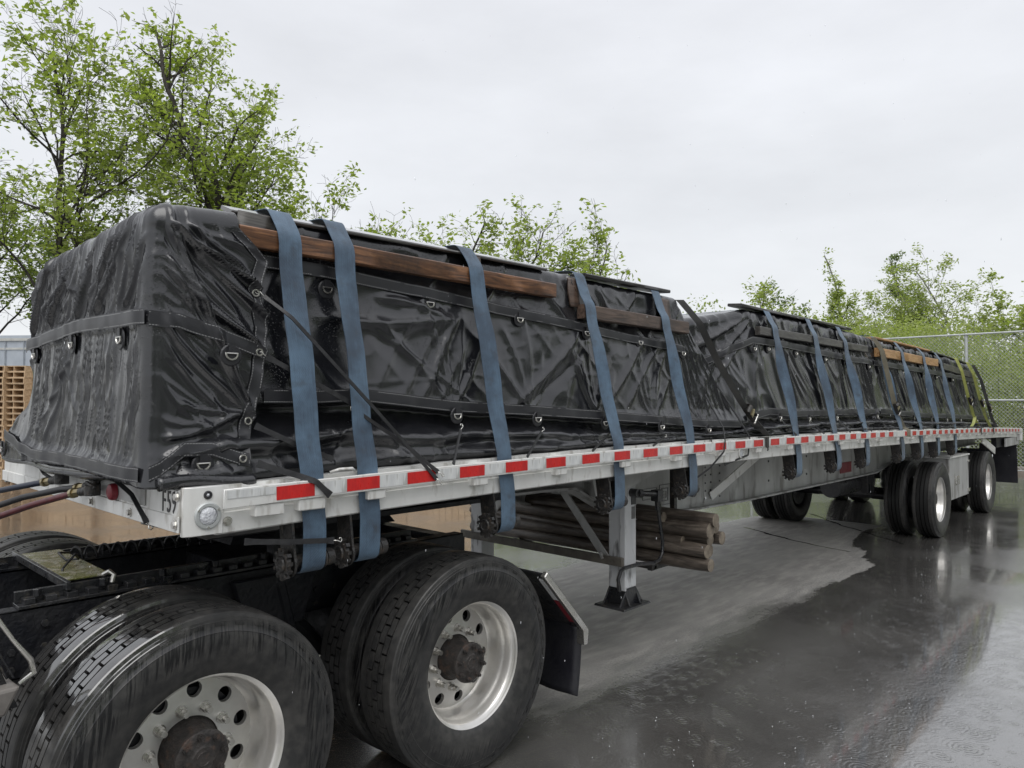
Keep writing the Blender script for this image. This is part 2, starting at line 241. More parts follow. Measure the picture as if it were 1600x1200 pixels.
def ground_mat():
    m, nt, b = new_mat('wet_concrete_yard'); N = nt.nodes.new; L = nt.links.new
    def mth(op,a,bv=None,c=None,clamp=False):
        k = N('ShaderNodeMath'); k.operation=op; k.use_clamp=clamp
        for i,x in enumerate((a,bv,c)):
            if x is None: continue
            if hasattr(x,'is_output'): L(x,k.inputs[i])
            else: k.inputs[i].default_value=x
        return k.outputs[0]
    def noise(scale,detail=5,rough=.55,vec=None,dist=0):
        n = N('ShaderNodeTexNoise'); n.inputs['Scale'].default_value=scale; n.inputs['Detail'].default_value=detail; n.inputs['Roughness'].default_value=rough; n.inputs['Distortion'].default_value=dist
        L(vec or tc.outputs['Object'], n.inputs['Vector']); return n.outputs[0]
    def smooth(x,a,bb):
        r = N('ShaderNodeMapRange'); r.interpolation_type='SMOOTHSTEP'; r.inputs[1].default_value=a; r.inputs[2].default_value=bb; L(x, r.inputs[0]); return r.outputs[0]
    tc = N('ShaderNodeTexCoord'); sp = N('ShaderNodeSeparateXYZ'); L(tc.outputs['Object'], sp.inputs[0]); X,Y = sp.outputs[0], sp.outputs[1]
    mp = N('ShaderNodeMapping'); mp.inputs['Scale'].default_value=(.45,1.6,1); L(tc.outputs['Object'], mp.inputs[0])
    # the load keeps a dry strip under the trailer; its edge is ragged
    edge = mth('ADD', mth('MULTIPLY', mth('SUBTRACT', noise(2.2,7,.62,mp.outputs[0]), .5), .62), mth('MULTIPLY', mth('SUBTRACT', noise(16,6,.65), .5), .20))
    back = smooth(X, 7.2, 9.0)                                      # near edge swings inwards ahead of the rear wheels
    near = mth('SUBTRACT', mth('ADD', Y, edge), mth('ADD', .17, mth('MULTIPLY', back, .75)))
    far = mth('SUBTRACT', mth('ADD', 2.72, edge), Y)
    fr = mth('SUBTRACT', mth('ADD', X, mth('MULTIPLY', edge, 2.)), 1.75)
    re = mth('SUBTRACT', 10.2, X)
    d = mth('MINIMUM', mth('MINIMUM', near, far), mth('MINIMUM', fr, re))
    dw = mth('ADD', .05, mth('MULTIPLY', mth('SUBTRACT', 1., smooth(X, 4.2, 6.6)), .26)); dry = smooth(mth('DIVIDE', d, dw), -.25, 1.)
    rim = smooth(d, -.05, .55)                                      # grainy damp margin
    spots = smooth(noise(60,4,.7), .44, .56)
    # dry concrete
    c = N('ShaderNodeMix'); c.data_type='RGBA'; L(smooth(noise(1.3,7,.6),.35,.65), c.inputs[0]); c.inputs[6].default_value=(.215,.206,.195,1); c.inputs[7].default_value=(.30,.29,.273,1)
    c2 = N('ShaderNodeMix'); c2.data_type='RGBA'; L(smooth(noise(7,6,.6,mp.outputs[0]),.40,.72), c2.inputs[0]); L(c.outputs[2], c2.inputs[6]); c2.inputs[7].default_value=(.37,.355,.33,1)
    cg = N('ShaderNodeMix'); cg.data_type='RGBA'; L(mth('MULTIPLY', mth('SUBTRACT', 1., rim), mth('MULTIPLY', spots, .75)), cg.inputs[0]); L(c2.outputs[2], cg.inputs[6]); cg.inputs[7].default_value=(.10,.10,.098,1)
    # wet asphalt
    w = N('ShaderNodeMix'); w.data_type='RGBA'; L(smooth(noise(.9,7,.6),.35,.7), w.inputs[0]); w.inputs[6].default_value=(.058,.056,.053,1); w.inputs[7].default_value=(.10,.097,.092,1)
    w2 = N('ShaderNodeMix'); w2.data_type='RGBA'; L(smooth(noise(120,2,.5),.56,.70), w2.inputs[0]); L(w.outputs[2], w2.inputs[6]); w2.inputs[7].default_value=(.12,.115,.11,1)
    mx = N('ShaderNodeMix'); mx.data_type='RGBA'; L(dry, mx.inputs[0]); L(w2.outputs[2], mx.inputs[6]); L(cg.outputs[2], mx.inputs[7])
    L(mx.outputs[2], b.inputs['Base Color'])
    # roughness: puddles are mirror-like, the rest is a rain-roughened film
    pud = smooth(noise(.55,5,.55,None,.4), .40, .56)
    rw = mth('ADD', .085, mth('MULTIPLY', mth('SUBTRACT', 1., pud), .18))
    rough = mth('ADD', mth('MULTIPLY', rw, mth('SUBTRACT', 1., dry)), mth('MULTIPLY', dry, .62))
    L(rough, b.inputs['Roughness'])
    b.inputs['IOR'].default_value=1.5
    b.inputs['Specular IOR Level'].default_value=1.0
    L(mth('SUBTRACT', 1., dry), b.inputs['Coat Weight']); b.inputs['Coat IOR'].default_value=1.8; L(mth('MULTIPLY',rough,.8), b.inputs['Coat Roughness'])
    # bump: grain of the surface, ripples and raindrop rings only where wet
    def rings(scale, freq, thr, seedoff):
        mpp = N('ShaderNodeMapping'); mpp.inputs['Location'].default_value=(seedoff,seedoff*.7,0); L(tc.outputs['Object'], mpp.inputs[0])
        v = N('ShaderNodeTexVoronoi'); v.voronoi_dimensions='2D'; v.inputs['Scale'].default_value=scale; L(mpp.outputs[0], v.inputs['Vector'])
        cs = N('ShaderNodeSeparateColor'); L(v.outputs['Color'], cs.inputs[0])
        s = mth('SINE', mth('MULTIPLY', v.outputs['Distance'], freq))
        fall = smooth(v.outputs['Distance'], thr, .02)
        return mth('MULTIPLY', mth('MULTIPLY', s, fall), mth('GREATER_THAN', cs.outputs[0], .35))
    rg = mth('ADD', rings(2.6, 95., .40, 0.), mth('ADD', rings(4.3, 60., .42, 7.3), rings(7.5, 40., .45, 3.1)))
    wetm = mth('SUBTRACT', 1., dry)
    h1 = mth('MULTIPLY', mth('MULTIPLY', rg, wetm), mth('ADD', .25, mth('MULTIPLY', pud, .75)))
    bp1 = N('ShaderNodeBump'); bp1.inputs['Strength'].default_value=.7; bp1.inputs['Distance'].default_value=.0014; L(h1, bp1.inputs['Height'])
    mw = N('ShaderNodeMapping'); mw.inputs['Scale'].default_value=(1,1.6,1); mw.inputs['Rotation'].default_value=(0,0,.7); L(tc.outputs['Object'], mw.inputs[0])
    h2 = mth('MULTIPLY', mth('ADD', noise(9,3,.6,mw.outputs[0],.6), mth('MULTIPLY', noise(38,3,.6), .5)), wetm)
    bp2 = N('ShaderNodeBump'); bp2.inputs['Strength'].default_value=.8; bp2.inputs['Distance'].default_value=.005; L(h2, bp2.inputs['Height']); L(bp1.outputs[0], bp2.inputs['Normal'])
    h3 = mth('MULTIPLY', noise(230,3,.7), mth('ADD', mth('MULTIPLY', dry, .8), mth('MULTIPLY', mth('SUBTRACT', 1., pud), .55)))
    bp3 = N('ShaderNodeBump'); bp3.inputs['Strength'].default_value=.55; bp3.inputs['Distance'].default_value=.002; L(h3, bp3.inputs['Height']); L(bp2.outputs[0], bp3.inputs['Normal'])
    L(bp3.outputs[0], b.inputs['Normal'])
    return m
M['ground'] = ground_mat()
M['soil'] = mat('leafy_soil',(.09,.075,.05),(.05,.06,.025),rough=.9,scale=1.5,bump=.4)
M['kerb'] = mat('tan_concrete_kerb',(.38,.33,.27),(.28,.24,.2),rough=.6,scale=6,bump=.2)
M['crack'] = mat('wet_crack_filler',(.012,.012,.012),(.02,.02,.02),rough=.15,scale=10)
M['drop'] = new_mat('clear_rain_water')[0]
_b = M['drop'].node_tree.nodes['Principled BSDF']; _b.inputs['Transmission Weight'].default_value=.6; _b.inputs['Roughness'].default_value=.05; _b.inputs['IOR'].default_value=1.33; _b.inputs['Base Color'].default_value=(.95,.97,1,1)

# ------------------------------------------------------------------ mesh helpers
class MB:
    def __init__(s): s.V=[]; s.F=[]; s.n=0
    def add(s, V, F):
        V=np.asarray(V,float).reshape(-1,3); o=s.n; s.V.append(V); s.n+=len(V); s.F.extend([tuple(int(i)+o for i in f) for f in F]); return s
    def box(s,x0,x1,y0,y1,z0,z1):
        V=[(x,y,z) for x in (x0,x1) for y in (y0,y1) for z in (z0,z1)]
        return s.add(V,[(0,1,3,2),(4,6,7,5),(0,4,5,1),(2,3,7,6),(0,2,6,4),(1,5,7,3)])
    def hexa(s,P): # 8 points: bottom 4 ccw, top 4 ccw
        return s.add(P,[(3,2,1,0),(4,5,6,7),(0,1,5,4),(1,2,6,5),(2,3,7,6),(3,0,4,7)])
    def bar(s,a,b,w,h,upv=(0,0,1)):
        a=Vector(a); b=Vector(b); d=(b-a).normalized(); sv=d.cross(Vector(upv)).normalized(); uv=sv.cross(d)
        P=[]
        for uu in (-1,1):
            for q,c in ((a,-1),(a,1),(b,1),(b,-1)): P.append(q+sv*(w/2*c)+uv*(h/2*uu))
        return s.hexa(P)
    def cyl(s,a,b,r,n=16,r2=None,cap=True):
        a=Vector(a); b=Vector(b); d=(b-a).normalized(); t=Vector((0,0,1)) if abs(d.z)<.9 else Vector((1,0,0)); u=d.cross(t).normalized(); v=d.cross(u); r2=r if r2 is None else r2
        V=[a+(u*math.cos(2*math.pi*i/n)+v*math.sin(2*math.pi*i/n))*r for i in range(n)]+[b+(u*math.cos(2*math.pi*i/n)+v*math.sin(2*math.pi*i/n))*r2 for i in range(n)]
        F=[(i,(i+1)%n,n+(i+1)%n,n+i) for i in range(n)]
        if cap: F+= [tuple(range(n-1,-1,-1)),tuple(range(n,2*n))]
        return s.add(V,F)
    def tube(s,pts,r,n=8):
        P=[Vector(p) for p in pts]; m=len(P); rr=r if hasattr(r,'__len__') else [r]*m; V=[]; prev=None
        for i,p in enumerate(P):
            d=(P[min(i+1,m-1)]-P[max(i-1,0)]).normalized()
            if prev is None: t=Vector((0,0,1)) if abs(d.z)<.9 else Vector((1,0,0)); u=d.cross(t).normalized()
            else: u=(prev-d*prev.dot(d)); u = u.normalized() if u.length>1e-6 else prev
            prev=u; v=d.cross(u)
            V+=[p+(u*math.cos(2*math.pi*k/n)+v*math.sin(2*math.pi*k/n))*rr[i] for k in range(n)]
        F=[(i*n+k,i*n+(k+1)%n,(i+1)*n+(k+1)%n,(i+1)*n+k) for i in range(m-1) for k in range(n)]+[tuple(range(n-1,-1,-1)),tuple((m-1)*n+k for k in range(n))]
        return s.add(V,F)
    def lathe(s,prof,n=48,c=(0,0,0),close=False):   # profile (radius, y) about the y axis
        pr=np.array(prof); a=np.linspace(0,2*math.pi,n,endpoint=False); m=len(pr)
        V=np.stack([pr[:,0][:,None]*np.cos(a)+c[0], pr[:,1][:,None]+0*a+c[1], pr[:,0][:,None]*np.sin(a)+c[2]],-1)
        rng=m if close else m-1
        F=[(j*n+i,((j+1)%m)*n+i,((j+1)%m)*n+(i+1)%n,j*n+(i+1)%n) for j in range(rng) for i in range(n)]
        return s.add(V,F)
    def torus(s,c,ax,R,r,n=20,m=6,a0=0,a1=2*math.pi):
        ax=Vector(ax).normalized(); t=Vector((0,0,1)) if abs(ax.z)<.9 else Vector((1,0,0)); u=ax.cross(t).normalized(); v=ax.cross(u); c=Vector(c)
        full=abs(a1-a0-2*math.pi)<1e-6; k=n if full else n+1; V=[]
        for i in range(k):
            a=a0+(a1-a0)*i/n; d=u*math.cos(a)+v*math.sin(a)
            V+=[c+d*(R+r*math.cos(2*math.pi*j/m))+ax*(r*math.sin(2*math.pi*j/m)) for j in range(m)]
        F=[(i*m+j,i*m+(j+1)%m,((i+1)%k)*m+(j+1)%m,((i+1)%k)*m+j) for i in range(n) for j in range(m)]
        return s.add(V,F)
    def grid(s,P,cu=False,cv=False):
        P=np.asarray(P); a,b=P.shape[:2]
        F=[(i*b+j,((i+1)%a)*b+j,((i+1)%a)*b+(j+1)%b,i*b+(j+1)%b) for i in range(a if cu else a-1) for j in range(b if cv else b-1)]
        return s.add(P.reshape(-1,3),F)
    def mesh(s,name,m=None,smooth=35):
        me=bpy.data.meshes.new(name); V=np.concatenate(s.V) if s.V else np.zeros((0,3)); me.from_pydata(V.tolist(),[],s.F); me.update()
        if smooth:
            me.shade_smooth()
            if smooth<180: me.set_sharp_from_angle(angle=math.radians(smooth))
        if m: me.materials.append(m if not isinstance(m,str) else M[m])
        return me
WL={}
def put(name, me, parent=None, loc=(0,0,0), rot=None, label=None, cat=None, group=None, kind=None, bevel=0, seg=1):
    o=bpy.data.objects.new(name, me); COL.objects.link(o)
    if parent: o.parent=parent; base=WL[parent.name]
    else: base=Vector((0,0,0))
    w=Vector(loc); o.location=w-base; WL[o.name]=w
    if rot is not None: o.rotation_euler=rot
    if label: o['label']=label
    if cat: o['category']=cat
    if group: o['group']=group
    if kind: o['kind']=kind
    if bevel: b=o.modifiers.new('bevel','BEVEL'); b.width=bevel; b.segments=seg; b.limit_method='ANGLE'; b.angle_limit=math.radians(40)
    return o
def thing(name, label, cat, loc=(0,0,0), group=None): return put(name,None,None,loc,label=label,cat=cat,group=group)
def fast_mesh(name, V, faces, m):   # faces: (n,k) array
    me=bpy.data.meshes.new(name); V=np.asarray(V,np.float32); F=np.asarray(faces,np.int32); n,k=F.shape
    me.vertices.add(len(V)); me.vertices.foreach_set('co',V.ravel()); me.loops.add(n*k); me.loops.foreach_set('vertex_index',F.ravel())
    me.polygons.add(n); me.polygons.foreach_set('loop_start',np.arange(0,n*k,k,dtype=np.int32)); me.update(calc_edges=True); me.materials.append(M[m]); return me
def ribbon(name, L, R, m, th=.003, smooth=True):
    """L, R: edge polylines (n,3). Webbing with thickness and uv (metres along, 0..1 across)."""
    L=np.array(L,float); R=np.array(R,float); n=len(L); k=5
    P=np.stack([L+(R-L)*t for t in np.linspace(0,1,k)],1)
    tg=np.gradient(P,axis=0); ac=(R-L)[:,None,:]; nn=np.cross(tg,ac); nn/=np.linalg.norm(nn,axis=2,keepdims=True)+1e-9
    A=P+nn*th/2; B=P-nn*th/2
    ring=np.concatenate([A,B[:,::-1]],1); kk=2*k
    d=np.concatenate([[0],np.cumsum(np.linalg.norm(np.diff(L,axis=0),axis=1))]); vv=np.concatenate([np.linspace(0,1,k),np.linspace(1,0,k)])
    F=[];UV=[]
    for i in range(n-1):
        for j in range(kk):
            j2=(j+1)%kk; F.append((i*kk+j,(i+1)*kk+j,(i+1)*kk+j2,i*kk+j2)); UV+=[(d[i],vv[j]),(d[i+1],vv[j]),(d[i+1],vv[j2]),(d[i],vv[j2])]
    me=bpy.data.meshes.new(name); me.from_pydata(ring.reshape(-1,3).tolist(),[],F); u=me.uv_layers.new(name='uv'); u.data.foreach_set('uv',np.array(UV,np.float32).ravel())
    me.shade_smooth(); me.set_sharp_from_angle(angle=math.radians(50)); me.materials.append(M[m]); return me
def uvgrid(name,P,U,V,m):
    P=np.asarray(P); a,b=P.shape[:2]; ii,jj=np.meshgrid(np.arange(a-1),np.arange(b-1),indexing='ij'); q=(ii*b+jj).ravel()
    F=np.stack([q,q+b,q+b+1,q+1],1); me=fast_mesh(name,P.reshape(-1,3),F,m); u=me.uv_layers.new(name='uv')
    uv=np.stack([np.broadcast_to(U,(a,b)),np.broadcast_to(V,(a,b))],-1).reshape(-1,2)[F.ravel()]; u.data.foreach_set('uv',uv.astype(np.float32).ravel()); me.shade_smooth(); return me
_rng=np.random.default_rng(7); _T=_rng.random((256,256))
def vnoise(x,y,seed=0):
    x=np.asarray(x,float)+seed*17.3; y=np.asarray(y,float)+seed*31.7; xi=np.floor(x).astype(int); yi=np.floor(y).astype(int); fx=x-xi; fy=y-yi
    fx=fx*fx*fx*(fx*(fx*6-15)+10); fy=fy*fy*fy*(fy*(fy*6-15)+10)
    g=lambda i,j:_T[(xi+i)%256,(yi+j)%256]
    return (g(0,0)*(1-fx)+g(1,0)*fx)*(1-fy)+(g(0,1)*(1-fx)+g(1,1)*fx)*fy
def ridge(x,y,seed=0): return 1-np.abs(2*vnoise(x,y,seed)-1)
def sst(x,a,b): t=np.clip((x-a)/(b-a),0,1); return t*t*(3-2*t)
def crv(xs,zs): return lambda x: np.interp(x,xs,zs)
# top edge of the rub rail (cambered deck)
_cx=[-.35,0,.3,.6,.92,1.22,2.1,2.7,3.65,4.6,5.8,7.3,8.9,10.6,13.4,15.5,15.8]; _cz=[1.487,1.491,1.497,1.502,1.507,1.512,1.519,1.522,1.525,1.519,1.508,1.493,1.469,1.440,1.383,1.328,1.32]
_pc=np.polyfit(_cx,_cz,5)
def zr(x): return np.polyval(_pc,x)
def sweep_x(sec, x0, x1, n=70):   # closed (y, dz) section swept along the cambered trailer
    xs=np.linspace(x0,x1,n); sec=np.array(sec); P=np.zeros((n,len(sec),3)); P[:,:,0]=xs[:,None]; P[:,:,1]=sec[:,0]; P[:,:,2]=zr(xs)[:,None]+sec[:,1]
    mb=MB().grid(P,cv=True); k=len(sec); mb.F.append(tuple(range(k))); mb.F.append(tuple((n-1)*k+i for i in range(k-1,-1,-1))); return mb
# ------------------------------------------------------------------ ground
def ground_sheet():
    mb=MB(); xs=[-180,-10,0,21.4]; 
    return MB().grid([[(x,y,0) for y in (-200,-20,0,20,200)] for x in (-200,-10,10,21.55)]).mesh('yard','ground',0)
put('ground', ground_sheet(), kind='structure')
put('soil_ground', MB().grid([[(x,y,.02) for y in (-220,0,220)] for x in (21.75,60,400)]).mesh('soil','soil',0), kind='structure')
g2=[[(x,y,.02+0*x) for y in (24.2,220)] for x in (-200,21.75)]
put('soil_verge', MB().grid(np.array(g2)+np.array([0,0,.004])).mesh('verge','soil',0), kind='structure')
for i in range(14):
    y0=-9+i*2.0
    put('kerb', MB().box(21.5,21.72,y0,y0+1.985,-.05,.16).mesh('kerb','kerb',0), kind='structure', bevel=.015)
def crack(pts,w):
    P=np.array(pts); t=np.linspace(0,1,60); s=np.linspace(0,1,len(P)); x=np.interp(t,s,P[:,0]); y=np.interp(t,s,P[:,1])+.09*(vnoise(t*9,t*0,3)-.5)+.04*(vnoise(t*31,t*0,5)-.5); ww=w*(.35+.9*vnoise(t*14,t*0,9))
    return MB().grid([[(a,b-c/2,.004),(a,b+c/2,.004)] for a,b,c in zip(x,y,ww)]).mesh('crack','crack',0)
put('ground_crack', crack([(8.6,2.28),(8.2,1.6),(7.95,1.0),(7.85,.62)],.09), kind='structure')
put('ground_crack', crack([(10.6,2.1),(9.9,1.5),(9.4,.9),(8.85,.3)],.07), kind='structure')

# ------------------------------------------------------------------ wheels
TR, TW = .52, .28
def tyre_mesh(kind):
    R=TR if kind=='drive' else .504
    h=TW/2; g=R-.019
    side=[(.298,-.103),(.305,-.112),(.325,-.122),(.36,-.134),(.40,-.140),(.43,-.139),(.452,-.1335),(.4545,-.1345),(.4575,-.132),(R-.045,-.126),(R-.030,-.1245),(R-.028,-.1215),(R-.020,-.120),(R-.018,-.1165),(R-.006,-.113)]
    mb=MB(); n=144
    if kind=='drive':
        tread=[(R-.002,-.108),(R-.0005,-.10),(R+.0015,-.0625),(g,-.0605),(g,-.0600)]
        tread+= [(g,.0600),(g,.0605),(R+.0015,.0625),(R-.0005,.10),(R-.002,.108)]
    else:
        tread=[(R-.002,-.109)]; xs=[-.068,-.023,.023,.068]; prev=-.10
        for x in xs: tread+=[(R+.002-abs(x-.004)*.03,x-.0055),(g,x-.0045),(g,x+.0045),(R+.002-abs(x)*.03,x+.0055)]
        tread+=[(R-.002,.109)]
    prof=side+tread+[(r,-y) for r,y in side[::-1]]
    mb.lathe(prof,n)
    if kind=='drive':
        nb=40; cols=[-.040,0,.040]; w=.0310; gap=.009/R
        for ci,yc in enumerate(cols):
            for i in range(nb):
                a0=2*math.pi*(i+.5*(ci%2))/nb; a1=a0+2*math.pi/nb-gap; am=(a0+a1)/2; sk=.003
                V=[]
                for rr in (g-.002,R+.003-abs(yc)*.02):
                    for a,dy in ((a0,sk*(-1)**ci),(am,-sk*(-1)**ci),(a1,sk*(-1)**ci)):
                        for yy in (yc-w/2,yc+w/2): V.append((rr*math.cos(a),yy+dy*.6,rr*math.sin(a)))
                F=[(6,7,9,8),(8,9,11,10),(0,6,8,2),(2,8,10,4),(1,3,9,7),(3,5,11,9),(0,1,7,6),(4,10,11,5)]
                mb.add(V,F)
    # raised lettering-like ribs on the sidewall shoulder
    for k in range(40):
        a=2*math.pi*k/40; c,s_=math.cos(a),math.sin(a); r0,r1=R-.043,R-.033
        mb.add([(r*math.cos(a+da),-.1262-e,r*math.sin(a+da)) for r in (r0,r1) for da in (0,.07) for e in (0,.002)],[(1,3,7,5),(0,1,5,4),(2,6,7,3),(0,2,3,1),(4,5,7,6)])
    return mb.mesh(kind+'_tyre','tyre',28)
def rim_mesh():
    mb=MB()
    # outer flange and stepped barrel down to the disc
    mb.lathe([(.293,-.100),(.300,-.106),(.306,-.104),(.307,-.098),(.300,-.090),(.288,-.084),(.280,-.072),(.2775,-.045),(.272,-.030),(.266,-.020),(.262,.010),(.259,.040),(.252,.052),(.246,.060),(.2455,.0605)],96)
    mb.lathe([(.307,-.098),(.298,-.06),(.29,.06),(.298,.098),(.306,.104),(.30,.106),(.285,.09),(.28,.07),(.27,.068)],96)
    # disc with ten hand holes
    ns=10; yd=lambda r: .0605-.010*np.clip((.2455-r)/.07,0,1)-.004*np.clip((.17-r)/.03,0,1)
    K=24
    for s_ in range(ns):
        th0=2*math.pi*(s_+.5)/ns; V=[]
        for rings in (0,.35,1):
            for k in range(K):
                f=2*math.pi*k/K; c_,s2=math.cos(f),math.sin(f); m_=max(abs(c_),abs(s2)); bx,by=c_/m_,s2/m_
                hr,ht=.205+.0285*c_, .0285*s2/.205
                br=.205+(.0405 if bx>0 else .035)*bx; bt=by*math.pi/ns
                r=hr+(br-hr)*rings; t=th0+ht+(bt-ht)*rings
                V.append((r*math.cos(t),float(yd(r)),r*math.sin(t)))
        for k in range(K):
            f=2*math.pi*k/K; r=.205+.027*math.cos(f); t=th0+.027*math.sin(f)/.205; V.append((r*math.cos(t),float(yd(r))+.02,r*math.sin(t)))
        F=[(a*K+k,a*K+(k+1)%K,(a+1)*K+(k+1)%K,(a+1)*K+k) for a in (0,1) for k in range(K)]+[(3*K+k,3*K+(k+1)%K,(k+1)%K,k) for k in range(K)]
        mb.add(V,F)
    mb.lathe([(.170,float(yd(.170))),(.150,float(yd(.15))),(.112,float(yd(.112))),(.110,.075)],80)
    return mb.mesh('wheel_rim','rim',30)
def inner_rim():
    mb=MB(); mb.lathe([(.306,-.104),(.29,-.08),(.275,.0),(.262,.08),(.25,.1)],64); mb.lathe([(.25,.1),(.11,.09)],64); mb.lathe([(.306,.104),(.29,.08),(.275,0)],64); return mb.mesh('inner_rim','dark',30)
def drum_mesh():
    mb=MB(); mb.cyl((0,.085,0),(0,.42,0),.205,40); mb.cyl((0,.40,0),(0,.75,0),.07,20); return mb.mesh('brake_drum','dark')
def hub_mesh(kind):
    mb=MB()
    if kind=='drive':
        mb.lathe([(.0,-.082),(.040,-.082),(.047,-.077),(.068,-.074),(.090,-.072),(.096,-.068),(.097,-.056),(.084,-.054),(.086,-.02),(.096,.02),(.108,.05),(.122,.056),(.13,.075)],48)
        mb.torus((0,-.082,0),(0,1,0),.024,.003,20,6,.5,5.)
        for k in range(8):
            a=2*math.pi*(k+.3)/8; c=(.077*math.cos(a),0,.077*math.sin(a)); mb.cyl((c[0],-.072,c[2]),(c[0],-.087,c[2]),.013,6); mb.cyl((c[0],-.086,c[2]),(c[0],-.099,c[2]),.007,10)
    else:
        mb.lathe([(0,-.06),(.05,-.06),(.07,-.055),(.078,-.03),(.08,0),(.10,.03),(.115,.05),(.13,.056)],40)
    return mb.mesh(kind+'_hub','hub')
def nut_mesh():
    mb=MB(); mb.cyl((0,.005,0),(0,-.006,0),.022,20); mb.cyl((0,-.006,0),(0,-.030,0),.0165,6); mb.cyl((0,-.03,0),(0,-.050,0),.0115,14); return mb.mesh('lug_nut','steel')
ME=dict(dt=tyre_mesh('drive'),tt=tyre_mesh('trailer'),rim=rim_mesh(),irim=inner_rim(),drum=drum_mesh(),dh=hub_mesh('drive'),th=hub_mesh('trailer'),nut=nut_mesh())
def wheel(parent,x,y,z,kind,far=False,outer=True,spin=0.,glaze=0.,nuts=True):
    """near side outboard is -y; the far side is the same wheel turned round"""
    rot=(0,spin,math.pi if far else 0)
    w=put('wheel',None,parent,(x,y,z))
    def p(nm,me,**k): 
        o=put(nm,me,w,(x,y,z),rot=rot,**k); return o
    t=p('tyre',ME['dt' if kind=='drive' else 'tt']); t.color=(1,1,1,glaze)
    if outer:
        p('rim',ME['rim']); p('hub',ME['dh' if kind=='drive' else 'th']); p('brake_drum',ME['drum'])
        if nuts:
            Rm=Matrix.Rotation(math.pi if far else 0,3,'Z')@Matrix.Rotation(spin,3,'Y')
            for k in range(10):
                a=2*math.pi*(k+.0)/10; v=Rm@Vector((.1425*math.cos(a),.048,.1425*math.sin(a)))
                put('lug_nut',ME['nut'],w,(x+v.x,y+v.y,z+v.z),rot=rot)
    else: p('inner_rim',ME['irim'])
    return w

# ------------------------------------------------------------------ trailer
T = thing('flatbed_trailer','long aluminium flatbed trailer with red and white reflective tape carrying the tarped loads','trailer',(7.6,1.295,0))
HX0, HX1 = -.20, 15.72
# deck planks: aluminium extrusions running lengthwise
dy=(2.52-.075)/12
for i in range(12):
    y0=.075+i*dy
    put('deck_plank', sweep_x([(y0,-.035),(y0+dy-.006,-.035),(y0+dy-.006,.008),(y0,.008)],-.33,15.70,50).mesh('deck_plank','alu_dull',20),T)
for s in (0,1):
    f=(lambda y:y) if s==0 else (lambda y:2.59-y)
    sec=[(f(.055),.010),(f(.055),-.085),(f(.045),-.088),(f(.045),-.158),(f(.052),-.164),(f(.11),-.164),(f(.11),-.155),(f(.075),-.15),(f(.075),.010)]
    if s: sec=sec[::-1]
    put('side_rail', sweep_x(sec,-.21,HX1,90).mesh('side_rail','alu',25),T)
    sec=[(f(0),-.001),(f(0),-.068),(f(.010),-.070),(f(.010),.001)]
    if s: sec=sec[::-1]
    put('rub_rail', sweep_x(sec,-.205,HX1-.02,90).mesh('rub_rail','alu',25),T,bevel=.0015)
pocket=MB().box(-.045,.045,-.004,.045,-.108,-.069).box(-.045,.045,.001,.045,-.069,-.002).mesh('stake_pocket','alu',0)
wide=MB().box(-.065,.05,-.004,.045,-.115,-.069).box(-.065,.05,.001,.045,-.069,-.002).mesh('wide_pocket','alu',0)
x=.42; px=[(-.02,1),(.155,1)]
while x<15.5: px.append((x+.03,0)); x+=.603
for x,wd in px: put('stake_pocket', wide if wd else pocket, T,(x,.0105,zr(x)),bevel=.004)
spool=MB().cyl((0,0,0),(0,.045,0),.017,14).mesh('spool','alu')
x=.27
while x<15.4: put('spacer_spool', spool, T,(x,.0105,zr(x)-.035)); x+=.603
# reflective tape
redm=MB().box(0,.158,-.0018,0,-.060,-.010).mesh('red_tape','red',0); whm=MB().box(0,.144,-.0015,0,-.060,-.010).mesh('white_tape','white',0)
def tape(x,me,nm,L):
    a=-math.atan((zr(x+L)-zr(x))/L); put(nm,me,T,(x,-.0005,zr(x)),rot=(0,a,0))
P0=.3048; x=-.008; i=0
put('white_reflector', MB().box(0,.185,-.0018,0,-.036,-.008).mesh('front_tape','white',0),T,(-.195,-.0005,zr(-.1)),rot=(0,-.012,0))
while x<15.35:
    tape(x,redm,'red_reflector',.158); tape(x+.1585,whm,'white_reflector',.144); x+=P0; i+=1
    if i==25: x+=.30
# front corner posts
for s in (0,1):
    m=1 if s==0 else -1; q=lambda y: y if s==0 else 2.59-y
    mb=MB(); zb,zt=1.330,zr(-.25)+.012
    ring=[(-.19,q(.052)),(-.19,q(.038)),(-.300,q(.038)),(-.328,q(.052)),(-.328,q(.068)),(-.31,q(.068)),(-.292,q(.052))]
    if s: ring=ring[::-1]
    k=len(ring); mb.add([(a,b,zb) for a,b in ring]+[(a,b,zt) for a,b in ring],[(i,(i+1)%k,k+(i+1)%k,k+i) for i in range(k)]+[tuple(range(k-1,-1,-1)),tuple(range(k,2*k))])
    mb.box(-.315,-.19,min(q(.05),q(.3)),max(q(.05),q(.3)),zt-.006,zt-.001)
    put('corner_post', mb.mesh('corner_post','alu',30),T,bevel=.003)
